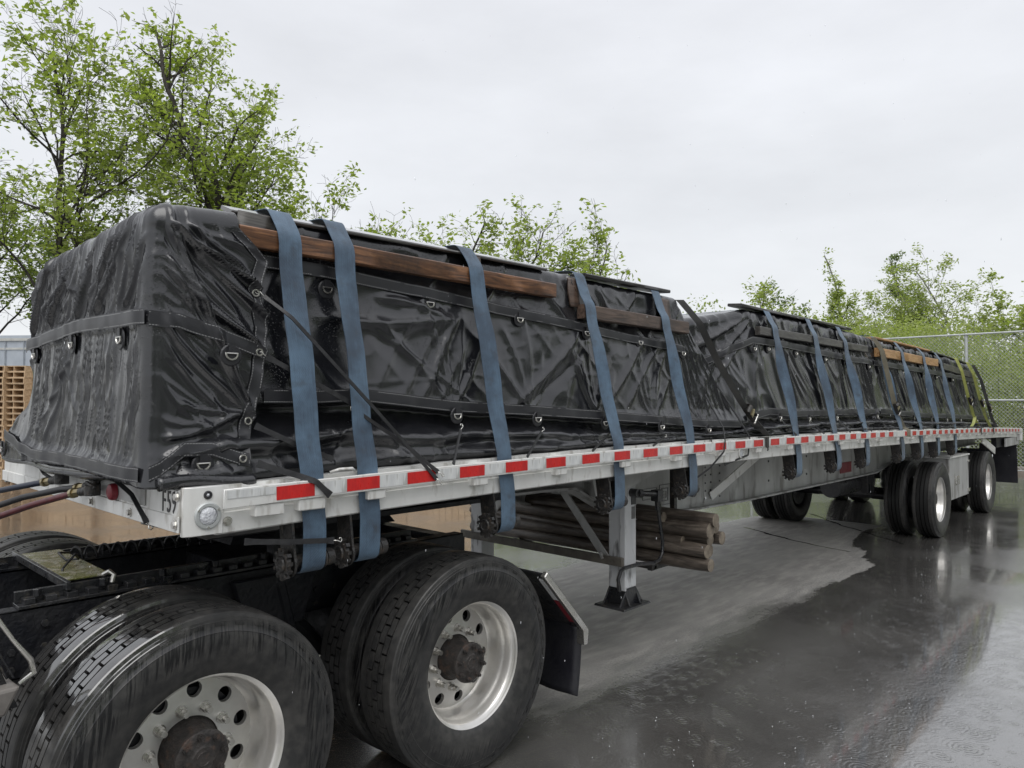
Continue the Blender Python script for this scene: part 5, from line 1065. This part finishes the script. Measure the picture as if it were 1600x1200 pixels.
# ------------------------------------------------------------------ rubber bungees, ratchet straps
def sag(a,b,s,n=14):
    a=np.array(a,float); b=np.array(b,float); t=np.linspace(0,1,n)[:,None]; P=a+(b-a)*t; P[:,2]-=s*np.sin(t[:,0]*math.pi); return P
def bungee(pts,label,w=.016,hook0=True,hook1=True,th=.005,group="black rubber bungee straps",sub=8):
    P=np.array(pts,float); d=np.concatenate([[0],np.cumsum(np.linalg.norm(np.diff(P,axis=0),axis=1))]); s=np.linspace(0,d[-1],max(8,sub*len(P))); P=np.stack([np.interp(s,d,P[:,c]) for c in range(3)],1)
    tg=np.gradient(P,axis=0); tg/=np.linalg.norm(tg,axis=1,keepdims=True); sd=np.cross(tg,[0,-1,0]); sd/=np.linalg.norm(sd,axis=1,keepdims=True)+1e-9
    ww=w*(1+.35*np.exp(-((s-s[0])/.025)**2)+.35*np.exp(-((s-s[-1])/.025)**2))[:,None]/2
    o=thing('bungee_strap',label,'bungee strap',tuple(P[0]),group)
    put('rubber_strap', ribbon('rubber',P-sd*ww,P+sd*ww,'rubberband',th),o)
    def hk(p,dr):
        p=Vector(p); dr=Vector(dr).normalized(); sdv=dr.cross(Vector((0,-1,0))).normalized(); out=Vector((0,-.006,0))
        q=[p-dr*.004+out*0,p+dr*.012+out,p+dr*.026+sdv*.006+out,p+dr*.036,p+dr*.030-sdv*.010,p+dr*.020-sdv*.008+out*.5]
        put('s_hook', MB().tube(q,.0024,6).mesh('hook','steel',180),o)
    if hook0: hk(P[0],P[0]-P[2])
    if hook1: hk(P[-1],P[-1]-P[-3])
for (x,xr_),w in zip([(1.01,.885),(1.59,1.39),(2.19,1.94),(2.80,2.57),(3.41,3.33)],['first','second','third','fourth','fifth']):
    z=float(HEMA(x))-.085
    bungee([(x-.01,float(y0A(z))-.05,z),(xr_,.02,zr(xr_)+.004)],w+' short bungee from the front, tying the front load hem to the rail',.012,True,False)
for n_,(tb,xs_) in enumerate(((TB1,RB),(TB2,RC))):
    for k,x in enumerate(xs_):
        z=float(HEMB(x))-.06; bungee([(x,float(y0B(z))-.06,z),(x+.12,.025,zr(x)+.004)],('short bungee below the middle load, ring %s from its front end' if n_==0 else 'short bungee below the rear load, ring %s from its front end')%['one','two','three','four','five','six'][k],.014,True,False)
bungee([(.010,.148,2.205),(.09,.078,2.125),(.42,.036,1.80),(.757,-.012,1.455)],'long thin bungee slanting across two blue straps from the top nose grommet to the rail',.014)
bungee([(.015,.13,1.97),(.22,.095,1.865),(.385,.085,1.785)],'bungee from the middle nose grommet to a ring behind the second blue strap',.02)
bungee([(.40,.080,1.755),(.60,.03,1.62),(.765,-.012,1.485)],'bungee continuing from behind the second blue strap down to the rail hook',.015)
bungee([(-.03,.125,1.705),(.12,.085,1.63),(.27,.06,1.565)],'bungee from the third grommet of the nose flap ending behind the first blue strap',.02,False,False)
bungee([(-.045,.075,1.565),(.10,.02,1.512),(.15,-.012,1.49),(.212,-.014,1.432)],'flat bungee lying over the rail beside the first red reflector',.022,False,False)
bungee([(-.10,.06,1.285),(.05,.012,1.270),(.245,.008,1.250)],'bungee hooked across the first winch under the rail',.020,False,True)
bungee([(3.42,.12,1.86),(3.50,.02,1.62),(3.46,-.016,1.525),(3.44,-.016,1.45),(3.30,.02,1.34),(3.14,.05,1.27)],'thin bungee draped over the rail beside the fifth blue strap and its winch',.012,False,True)
bungee([(3.62,.13,1.93),(3.80,.06,1.70),(3.93,.02,1.535),(3.92,.03,1.40),(3.6,.06,1.345)],'thin bungee falling over the rail below the tail of the front load',.014,False,False)
bungee([(-.405,.50,1.51),(-.365,.42,1.45),(-.348,.31,1.355)],'black bungee hooked below the nose tarp onto the corner of the headboard',.016)
bungee([(-.42,1.50,1.52),(-.40,1.44,1.46),(-.37,1.40,1.43)],'short bungee hooked below the far half of the nose tarp',.014)
def ratchet_strap(pts,k,label,m,w=.05,metal='hookyellow',tail=None,group='ratchet straps'):
    P=np.array(pts,float); d=np.concatenate([[0],np.cumsum(np.linalg.norm(np.diff(P,axis=0),axis=1))]); s=np.linspace(0,d[-1],60); P=np.stack([np.interp(s,d,P[:,c]) for c in range(3)],1)
    o=thing('ratchet_strap',label,'ratchet strap',tuple(P[0]),group); sx=np.array([w*.4,-w*.42,0])
    put('webbing', ribbon('w',P-sx,P+sx,m),o)
    i=int(k*59); p=Vector(P[i]); dr=Vector(P[min(i+3,59)]-P[max(i-3,0)]).normalized(); sd=dr.cross(Vector((0,-1,0))).normalized(); nn=Vector((0,-1,0))
    mb=MB()
    for s_ in (-1,1): mb.bar(p+sd*(s_*w*.62)-dr*.055+nn*.012,p+sd*(s_*w*.62)+dr*.085+nn*.02,.004,.034,tuple(nn))
    mb.cyl(p-sd*w*.7+nn*.022-dr*.02,p+sd*w*.7+nn*.022-dr*.02,.021,14)
    put('ratchet_body', mb.mesh('ratchet','winch',30),o)
    mb=MB().cyl(p-sd*w*.9+nn*.03+dr*.088,p+sd*w*.9+nn*.03+dr*.088,.008,10); put('ratchet_handle', mb.mesh('handle','steel',30),o)
    mb=MB().bar(p-sd*w*.62+nn*.035+dr*.012,p+sd*w*.62+nn*.035+dr*.012,.02,.012).bar(p-sd*w*.6+nn*.03+dr*.035,p+sd*w*.6+nn*.03+dr*.035,.008,.01); put('ratchet_pawl', mb.mesh('pawl',metal,30),o)
    if tail: 
        Tt=np.array(tail,float); dd=np.concatenate([[0],np.cumsum(np.linalg.norm(np.diff(Tt,axis=0),axis=1))]); ss=np.linspace(0,dd[-1],40); Tt=np.stack([np.interp(ss,dd,Tt[:,c]) for c in range(3)],1); put('loose_tail', ribbon('tail',Tt-sx,Tt+sx,m),o)
    return o
ratchet_strap([(3.27,.5,2.555),(3.28,.24,2.545),(3.40,.15,2.38),(3.62,.13,2.12),(3.86,.07,1.83),(4.02,.045,1.68),(4.25,.03,1.545)],.80,'black ratchet strap slanting down the tail of the front load with a bright ratchet handle','web_black',.05,tail=[(4.03,.05,1.66),(4.16,.05,1.585),(4.42,.06,1.545),(4.62,.05,1.55)])
ratchet_strap([(7.45,.5,2.59),(7.47,.20,2.555),(7.55,.13,2.4),(7.70,.09,2.0),(7.82,.07,1.72),(7.98,.03,1.52),(8.0,-.012,1.49),(8.0,-.012,1.41)],.74,'tan and black ratchet strap in the gap between the middle and rear loads','web_tan',.05)
ratchet_strap([(11.35,.5,2.53),(11.38,.20,2.50),(11.42,.13,2.3),(11.62,.09,1.9),(11.85,.07,1.62),(12.0,.03,1.44)],.66,'yellow-green ratchet strap at the tail of the rear load, the one nearer the front','web_yellow',.042,tail=[(11.9,.06,1.60),(11.75,.05,1.50),(11.6,.05,1.45)])
ratchet_strap([(12.1,.5,2.49),(12.13,.20,2.47),(12.2,.13,2.28),(12.45,.09,1.88),(12.72,.07,1.60),(12.9,.03,1.42)],.66,'yellow-green ratchet strap at the tail of the rear load, the rearmost one','web_yellow',.042)
ratchet_strap([(12.5,.5,2.46),(12.55,.20,2.44),(12.7,.12,2.2),(13.0,.08,1.8),(13.2,.06,1.55),(13.35,.02,1.40)],.72,'black ratchet strap on the rear slope of the last load','web_black',.05)
mb=MB()
HKm=MB().torus((0,0,0),(0,1,0),.030,.006,14,6,-.3,3.6).cyl((.029,0,-.005),(.029,0,-.06),.006,8).mesh('flat_hook','winch')
for x,lb in ((4.16,'by the tail of the front load'),(11.95,'below the nearer yellow-green strap'),(12.9,'below the rearmost yellow-green strap')):
    put('rail_hook', MB().box(-.022,.022,-.020,-.012,-.075,.006).box(-.022,.022,-.02,.05,.004,.010).tube([(0,-.016,-.07),(0,-.022,-.085),(0,-.016,-.098)],.006,6).mesh('rail_hook','winch',20),None,(x,0,zr(x)),label='dark strap hook gripping the trailer rail '+lb,cat='strap hook',group='strap hooks on the rail')
put('cable_guide', MB().tube([(0,0,0),(.03,-.02,.012),(.09,-.02,.012),(.115,0,0)],.006,8).mesh('guide','alu',180),None,(.245,.04,1.515),label='bright bent metal hook lying on the rail beside the first blue strap',cat='hook')
# ------------------------------------------------------------------ chain-link fence
FNX=20.8
F_=thing('chain_link_fence','tall galvanised chain-link fence behind the trailer tail, bushes showing through its mesh','fence',(FNX,2,0.1))
H=3.64
POST=MB().cyl((0,0,0),(0,0,H-.02),.042,14).mesh('post','galv',40)
for k in range(-4,8): put('fence_post',POST,F_,(FNX,1.93+3*k,0))
for z in (H,1.90,.12): put('fence_rail', MB().cyl((FNX-.045,-11,z),(FNX-.045,23,z),.024 if z>.2 else .012,10).mesh('rail','galv'),F_)
def wires():
    y0,y1,p=-10.5,22.5,.088; r=.0055; V=[];F=[]; o=0
    for sg in (1,-1):
        for c in np.arange(y0-H,y1+H,p):
            ya,za=(c,.1); yb,zb=(c+sg*(H-.1)*.92,H+.03)
            V+= [(FNX-.0+.003*sg,ya-r,za),(FNX+.003*sg,ya+r,za),(FNX-.005+.003*sg,ya,za),(FNX+.003*sg,yb-r,zb),(FNX+.003*sg,yb+r,zb),(FNX-.005+.003*sg,yb,zb)]
            F+= [(o,o+1,o+4,o+3),(o+1,o+2,o+5,o+4),(o+2,o,o+3,o+5)]; o+=6
    return fast_mesh('fence_mesh',V,F,'galv')
put('wire_mesh', wires(),F_,kind='stuff')

# ------------------------------------------------------------------ trees
def at(px,d):   # helper used once to lay the tree line out round the yard
    f=np.array([math.cos(YAW),math.sin(YAW)]); rr=np.array([math.sin(YAW),-math.cos(YAW)]); q=CAM[:2]+f*d+rr*((px-800)/FPX*d); return (float(q[0]),float(q[1]),0.)
def norm(v): return v/ (np.linalg.norm(v)+1e-9)
def tree(label, base, H, spread, seed, leaf='leaf1', nleaf=9000, lsize=.18, lean=(0,0), trunks=1, bare=0., shape='broad', bark='bark', first=.25, group='trees behind the yard', nm='tree', cat='tree', th=.0125, droop=0., leafz=0.):
    r=random.Random(seed); g=np.random.default_rng(seed); segs=[]; tips=[]
    def branch(p,d,L,rad,lvl):
        n=max(3,int(L/.45)); pts=[p.copy()]; rads=[rad]
        for i in range(n):
            d=norm(d+g.normal(0,.10+.05*lvl,3)+np.array([0,0,.05 if lvl<2 else .02-droop]))
            p=p+d*L/n; pts.append(p.copy()); rads.append(rad*(1-.75*(i+1)/n))
            f=(i+1)/n
            if lvl<3 and f>(first if lvl==0 else .22):
                k= (2 if lvl==0 else 2) if r.random()<.85 else 1
                for _ in range(k):
                    a=r.uniform(0,2*math.pi); ax=norm(np.cross(d,[math.cos(a),math.sin(a),.3])); ang=math.radians(r.uniform(32,62) if lvl==0 else r.uniform(25,55))
                    nd=norm(d*math.cos(ang)+ax*math.sin(ang))
                    if lvl==0:
                        prof={'broad':(.35+.9*math.sin(math.pi*min(1,f*1.02)**.9)),'column':.45+.5*(1-f),'cone':1.1*(1-f)+.12,'round':.5+.7*math.sin(math.pi*f)}[shape]
                        l2=spread*prof*r.uniform(.55,1.05)
                    else: l2=L*r.uniform(.32,.6)*(1-.35*f)
                    if l2>.25: branch(p.copy(),nd,l2,max(.006,rads[-1]*r.uniform(.4,.62)),lvl+1)
        segs.append((pts,rads,lvl))
        if lvl>=2: tips.extend([(q,lvl) for q in pts[1:]]); 
        elif lvl==1: tips.extend([(q,lvl) for q in pts[len(pts)//2:]])
    for t in range(trunks):
        o=np.array([r.uniform(-.4,.4),r.uniform(-.4,.4),0])*(trunks>1); d=norm(np.array([lean[0]+(r.uniform(-.22,.22) if trunks>1 else 0),lean[1]+(r.uniform(-.22,.22) if trunks>1 else 0),1.]))
        branch(np.array(base,float)+o,d,H*(1 if t==0 else r.uniform(.7,.95)),th*H*(1 if t==0 else .7),0)
    V=[];F=[];o=0
    for pts,rads,lvl in segs:
        n=7 if lvl==0 else 4 if lvl==1 else 3
        for i,(p,q) in enumerate(zip(pts,rads)):
            d=norm(np.array(pts[min(i+1,len(pts)-1)])-np.array(pts[max(i-1,0)])); u=norm(np.cross(d,[.3,.9,.1])); v=np.cross(d,u); q=max(q,.005)
            for k in range(n): a=2*math.pi*k/n; V.append(p+(u*math.cos(a)+v*math.sin(a))*q)
        for i in range(len(pts)-1):
            for k in range(n): F.append((o+i*n+k,o+i*n+(k+1)%n,o+(i+1)*n+(k+1)%n,o+(i+1)*n+k))
        o+=n*len(pts)
    T_=thing(nm,label,cat,tuple(base),group)
    me=fast_mesh('trunk',V,F,bark); me.shade_smooth(); put('trunk',me,T_)
    if tips and nleaf:
        tp=np.array([t[0] for t in tips]); tz=(tp[:,2]-base[2])/H; keep=(g.random(len(tp))>bare)&(tz>leafz)
        tp=tp[keep]; idx=g.integers(0,len(tp),nleaf//6); ctr=np.repeat(tp[idx]+g.normal(0,.08,(len(idx),3)),6,0); nL=len(ctr)
        c=ctr+g.normal(0,lsize*.75,(nL,3))*np.array([1,1,.7])
        ax=g.normal(0,1,(nL,3)); ax[:,2]=ax[:,2]*.5-.1; ax/=np.linalg.norm(ax,axis=1,keepdims=True)
        up_=np.array([0,0,1.])+g.normal(0,.55,(nL,3)); sd=np.cross(ax,up_); sd/=np.linalg.norm(sd,axis=1,keepdims=True)+1e-9; nn=np.cross(sd,ax)
        L=lsize*g.uniform(.6,1.25,(nL,1)); Wd=L*.30
        # folded leaf of four corners: two triangles sharing a midrib
        Vl=np.stack([c-ax*L*.5,c+sd*Wd+nn*L*.08,c+ax*L*.6,c-sd*Wd+nn*L*.08],1).reshape(-1,3)
        i4=np.arange(nL)*4; Fl=np.concatenate([np.stack([i4,i4+1,i4+2],1),np.stack([i4,i4+2,i4+3],1)])
        put('crown', fast_mesh('crown',Vl,Fl,leaf),T_)
    return T_
LEFT=[('tallest tree, its airy crown rising to the top of the picture behind the front load',(7.9,21.6,0),15.8,3.3,3,dict(nleaf=13000,first=.28,lean=(-.02,.02))),
('leaning tree with a dark forked trunk left of the tallest one',(5.3,22.4,0),12.2,4.4,8,dict(nleaf=12000,lean=(-.04,.05),first=.35)),
('thin tree at the left edge of the picture behind the pale roof',(3.9,26.0,0),9.4,3.2,12,dict(nleaf=8000,first=.3,bare=.2)),
('tree right of the tallest one whose branches reach out over the first blue strap',(10.1,19.8,0),11.2,3.7,21,dict(nleaf=10000,lean=(.02,-.03),first=.3)),
('dense bushy tree sloping down behind the middle of the front load',(11.3,20.6,0),8.6,3.6,33,dict(nleaf=10000,first=.22)),
('lower leafy tree at the right of the left-hand group',(13.6,20.5,0),6.9,2.4,40,dict(nleaf=5000,first=.22)),
('far left tree with a low dark crown behind the shed',(.5,27,0),9.5,4.2,50,dict(nleaf=10000)),
('slim young tree behind the leaning one',(6.4,27.5,0),9.5,3.2,57,dict(nleaf=5000,leaf='leaf3')),
('airy small tree whose loose twigs show just left of the third blue strap',at(615,26),9.2,2.4,61,dict(nleaf=5200,bare=.3,first=.35)),
]
for lb,b,h,sp,sd_,kw in LEFT: kw['nleaf']=int(kw['nleaf']*.62); tree(lb,b,h,sp,sd_,group='tall trees on the left',**kw)
tree('bright green sapling top with two bare twigs above the middle of the front load',at(872,24),8.0,2.4,71,nleaf=2800,lsize=.16,bare=.4,first=.5,shape='round',trunks=2,group='saplings above the loads')
tree('sapling with round leaf tufts leaning right above the front load',at(915,24.5),6.7,1.9,75,nleaf=2600,lsize=.15,lean=(.06,-.06),bare=.35,first=.5,shape='round',group='saplings above the loads')
tree('bare leafless twiggy sapling above the third blue strap',at(668,25),8.6,.6,78,nleaf=60,first=.5,th=.004,group='saplings above the loads')
tree('small greyish tree top behind the short dark board',at(965,34),7.6,1.8,81,leaf='leaf3',nleaf=2600,shape='round',first=.4,group='saplings above the loads')
tree('low pale green treetop left of the gap between the loads',at(1105,38),6.7,1.6,85,leaf='leaf2',nleaf=2400,group='saplings above the loads')
tree('twiggy treetop with a bare spike above the start of the middle load',at(1160,38),8.0,1.8,88,leaf='leaf2',nleaf=3000,bare=.2,group='saplings above the loads')
tree('small open umbrella-shaped tree above the grey board',at(1245,40),7.8,2.2,91,leaf='leaf3',nleaf=3000,bare=.3,shape='round',group='saplings above the loads')
tree('low treetop left of the airy birch',at(1290,40),6.6,1.9,93,leaf='leaf2',nleaf=3600,group='saplings above the loads')
RIGHT=[('airy pale birch standing left of the fence post',at(1312,34),9.0,2.2,101,dict(leaf='leaf2',nleaf=7000,lsize=.13,bark='birch',shape='cone',first=.2)),
('slender tree with a round tuft on top behind the fence',at(1452,36),9.5,1.5,105,dict(leaf='leaf3',nleaf=5000,lsize=.13,shape='column',first=.25)),
('broad birch with a pale trunk at the right behind the fence',at(1535,30),8.0,2.5,109,dict(leaf='leaf2',nleaf=9000,lsize=.12,bark='birch',shape='round',first=.2)),
('tree at the right edge of the picture behind the fence',at(1625,31),6.9,2.7,113,dict(leaf='leaf2',nleaf=9000,first=.2)),
('bushy tree filling in between the airy birch and the tufted tree',at(1402,33),6.0,2.4,117,dict(leaf='leaf2',nleaf=9000,lsize=.12,first=.15,shape='round')),
('bushy tree between the tufted tree and the broad birch',at(1492,32),5.9,2.6,121,dict(leaf='leaf2',nleaf=9000,lsize=.12,first=.15,shape='round')),
('bushy tree low behind the airy birch',at(1330,38),5.8,2.0,123,dict(leaf='leaf2',nleaf=9000,lsize=.12,first=.15,shape='round')),
('tree outside the right edge of the picture',at(1760,30),8.2,3.2,127,dict(leaf='leaf1',nleaf=9000,first=.2)),
]
for lb,b,h,sp,sd_,kw in RIGHT: tree(lb,b,h,sp,sd_,group='trees beyond the fence',**kw)
# undergrowth beyond the fence: countless thin stems and leaves read as one mass
def thicket(name,label,x0,x1,y0,y1,zt,n,m,ls,seed):
    g=np.random.default_rng(seed); x=g.uniform(x0,x1,n); y=g.uniform(y0,y1,n)
    top=zt*(.62+.55*vnoise(x*.35,y*.45,seed)+.18*vnoise(x*1.3,y*1.5,seed+1)); z=top*g.random(n)**.75
    # gather into clumps
    k=n//40; cx=g.uniform(x0,x1,k); cy=g.uniform(y0,y1,k); ct=zt*(.62+.55*vnoise(cx*.35,cy*.45,seed)+.18*vnoise(cx*1.3,cy*1.5,seed+1)); cz=ct*g.random(k)**.7
    w=g.integers(0,k,n); hf=g.random(n)<.8; c=np.stack([x,y,z],1); c[hf]=(np.stack([cx,cy,cz],1)[w]+g.normal(0,.24,(n,3)))[hf]; c[:,2]=np.abs(c[:,2])
    ax=g.normal(0,1,(n,3)); ax[:,2]=ax[:,2]*.6+.5; ax/=np.linalg.norm(ax,axis=1,keepdims=True); sd=np.cross(ax,g.normal(0,1,(n,3))); sd/=np.linalg.norm(sd,axis=1,keepdims=True); L=ls*g.uniform(.6,1.3,(n,1))
    V=np.stack([c-ax*L*.5,c+sd*L*.3,c+ax*L*.6,c-sd*L*.3],1).reshape(-1,3); i4=np.arange(n)*4; F=np.concatenate([np.stack([i4,i4+1,i4+2],1),np.stack([i4,i4+2,i4+3],1)])
    put(name, fast_mesh(name,V,F,m),None,label=label,cat='undergrowth',kind='stuff')
    ns=260; sV=[];sF=[]
    for i in range(ns):
        bx,by=g.uniform(x0,x1),g.uniform(y0,y1); h=zt*g.uniform(.5,1.1); tx,ty=bx+g.normal(0,.35),by+g.normal(0,.35); r=.014; o=len(sV)
        sV+= [(bx-r,by,0),(bx+r,by,0),(bx,by+r,0),(tx-.004,ty,h),(tx+.004,ty,h),(tx,ty+.004,h)]; sF+= [(o,o+1,o+4,o+3),(o+1,o+2,o+5,o+4),(o+2,o,o+3,o+5)]
    put('bush_stems', fast_mesh('stems',sV,sF,'bark'),None,label='thin bare stems inside the '+name.replace('_',' '),cat='undergrowth',kind='stuff')
thicket('pale_bushes','pale yellow-green bushes growing right behind the chain-link fence',21.9,24.4,-6,9,3.5,60000,'leaf2',.085,201)
thicket('dark_bushes','denser mid-green bushes further behind the chain-link fence',24.5,30,-8,14,4.6,75000,'leaf1',.12,205)
thicket('left_undergrowth','low green undergrowth below the tall trees on the left',-2,20,24.6,29,2.6,40000,'leaf1',.12,209)
thicket('corner_undergrowth','green bushes behind the yard between the tall trees and the fence',16,22.0,14,24,3.6,50000,'leaf1',.12,213)

thicket('added_tree_belt','dark belt of tall trees added unseen behind the camera to darken the reflections',-34,46,-34,-25,10.5,26000,'leaf3',.75,217)  # added out of view so the glossy tarps mirror a dark horizon
# ------------------------------------------------------------------ pallets, lumber packs, shed
def pallet_mesh():
    mb=MB(); L,Wd,h=1.2,1.0,.137
    for y in (-.48,-.02,.44): mb.box(-L/2,L/2,y,y+.04,.016,.121)
    for i in range(7): x=-L/2+i*(L-.10)/6; mb.box(x,x+.10,-Wd/2,Wd/2,.121,h)
    for i in range(5): x=-L/2+i*(L-.10)/4; mb.box(x,x+.10,-Wd/2,Wd/2,0,.016)
    return mb.mesh('pallet','pallet',0)
def crate_tray():   # light slatted tray seen end-on: open cells between uprights
    mb=MB(); L,Wd,h=1.16,.50,.137
    for x in np.linspace(-L/2,L/2-.022,5): mb.box(x,x+.022,-Wd/2,Wd/2,.018,h-.018)
    for y0,y1 in ((-Wd/2,-Wd/2+.16),(-.08,.08),(Wd/2-.16,Wd/2)): mb.box(-L/2,L/2,y0,y1,0,.018); mb.box(-L/2,L/2,y0,y1,h-.018,h)
    mb.box(-L/2,L/2,-.012,.012,.018,h-.018)
    return mb.mesh('tray','pallet',0)
PM=crate_tray(); r=random.Random(4)
ST=[(at(-14,17.0),'left'),(at(18,17.0),'middle'),(at(46,17.6),'right'),(at(-60,17.2),'outer')]
NAMES={'left':'stack cut by the left picture edge','middle':'stack left of the front tarp','right':'stack half hidden by the front tarp','outer':'stack just outside the left edge'}
ORD='first second third fourth fifth sixth seventh eighth ninth tenth eleventh twelfth thirteenth fourteenth fifteenth sixteenth seventeenth eighteenth nineteenth'.split()
for (b,side) in ST:
    n=19 if side!='right' else 18
    for k in range(n):
        lab='tan wooden pallet, %s of the %s'%('topmost' if k==n-1 else 'bottom one' if k==0 else ORD[k]+' from the bottom', NAMES[side])
        put('wooden_pallet',PM,None,(b[0]+r.uniform(-.012,.012),b[1]+r.uniform(-.012,.012),.004+k*.1385),rot=(0,0,YAW-math.pi/2+math.radians(-9)+r.uniform(-.012,.012)),label=lab,cat='pallet',group='tan pallets stacked behind the trailer')
def lumber_mesh():
    mb=MB(); g=random.Random(3)
    for j in range(15):
        z=j*.17
        for i in range(10): x=-.75+i*.15; mb.box(x,x+.14,-.55+g.uniform(-.02,.02),.55,z+.022,z+.162)
        mb.box(-.75,.75,-.5,-.42,z,z+.022); mb.box(-.75,.75,.42,.5,z,z+.022)
    return mb.mesh('lumber','pallet',0)
LM=lumber_mesh()
for i,px in enumerate((120,215,310,405,500,595,690)):
    b=at(px,17.6+.2*(i%2)); put('lumber_pack',LM,None,b,rot=(0,0,YAW-math.pi/2+r.uniform(-.04,.04)),label='tan lumber pack standing behind the trailer, mirrored in the wet yard',cat='lumber pack',group='lumber packs behind the trailer')
SH=thing('shed','long low shed with a pale grey sheet-metal side and white roof edge, above the pallets','shed',at(-60,22))
b=Vector(at(60,21.5)); a=Vector(at(-420,22.5)); dv=(b-a).normalized(); nv=Vector((-dv.y,dv.x,0)); 
def sbox(u0,u1,v0,v1,z0,z1,m,nm):
    P=[a+dv*u+nv*v for u,v in ((u0,v0),(u1,v0),(u1,v1),(u0,v1))]; put(nm, MB().hexa([(p.x,p.y,z0) for p in P]+[(p.x,p.y,z1) for p in P]).mesh(nm,m,0),SH)
Lw=(b-a).length
sbox(0,Lw,0,2.4,0,3.62,'greyroof','wall'); sbox(-.05,Lw+.05,-.06,2.46,3.622,3.70,'whitetrim','roof_edge'); sbox(0,Lw,.1,2.3,3.702,3.80,'greyroof','roof'); sbox(-.02,Lw+.02,-.03,.0-.002,3.36,3.42,'whitetrim','wall_trim')
mb=MB()
for k in range(int(Lw/.6)):
    p=a+dv*(k*.6+.2)-nv*.03; mb.box(p.x-.012,p.x+.012,p.y-.012,p.y+.012,.05,3.6)
put('wall_rib', mb.mesh('ribs','greyroof',0),SH,kind='stuff')

# ------------------------------------------------------------------ rain: drops in the air, splashes on the ground
g=np.random.default_rng(5)
ico=MB(); ico.lathe([(0.0001,-1.6),(.8,-.7),(1,0.1),(.75,.8),(0.0001,1.15)],6); base_v=np.concatenate(ico.V)[:,[0,2,1]]; base_f=np.array(ico.F)
def scatter(name,label,C,Sx,m):
    n=len(C); V=(C[:,None,:]+base_v[None]*Sx[:,None,:]).reshape(-1,3); F=(base_f[None]+(np.arange(n)*len(base_v))[:,None,None]).reshape(-1,base_f.shape[1]); me=fast_mesh(name,V,F,m); me.shade_smooth(); put(name,me,None,label=label,cat='rain',kind='stuff')
n=800; d=g.uniform(1.8,9,n)**1.0; a_=YAW+g.uniform(-.66,.66,n); C=np.stack([CAM[0]+np.cos(a_)*d,CAM[1]+np.sin(a_)*d,g.uniform(.0,4.2,n)],1)
C=C[(C[:,1]<-.25)|(C[:,0]<-.8)]; s=g.uniform(.0006,.0011,len(C))
scatter('raindrops','fine raindrops falling through the air in front of the trailer',C,np.stack([s,s,s*3.2],1),'drop')
n=1100; x=g.uniform(.5,16,n); y=g.uniform(-5.5,.1,n); k=(y<.0); x=x[k];y=y[k]; C=np.stack([x,y,g.uniform(.003,.02,len(x))],1); s=g.uniform(.0010,.0032,len(x)); scatter('rain_splashes','tiny splashes jumping off the wet yard',C,np.stack([s,s,s],1),'drop')
for o in [o for o in bpy.data.objects if o.type=='MESH' and not o.data.materials]: o.data.materials.append(M['black'])
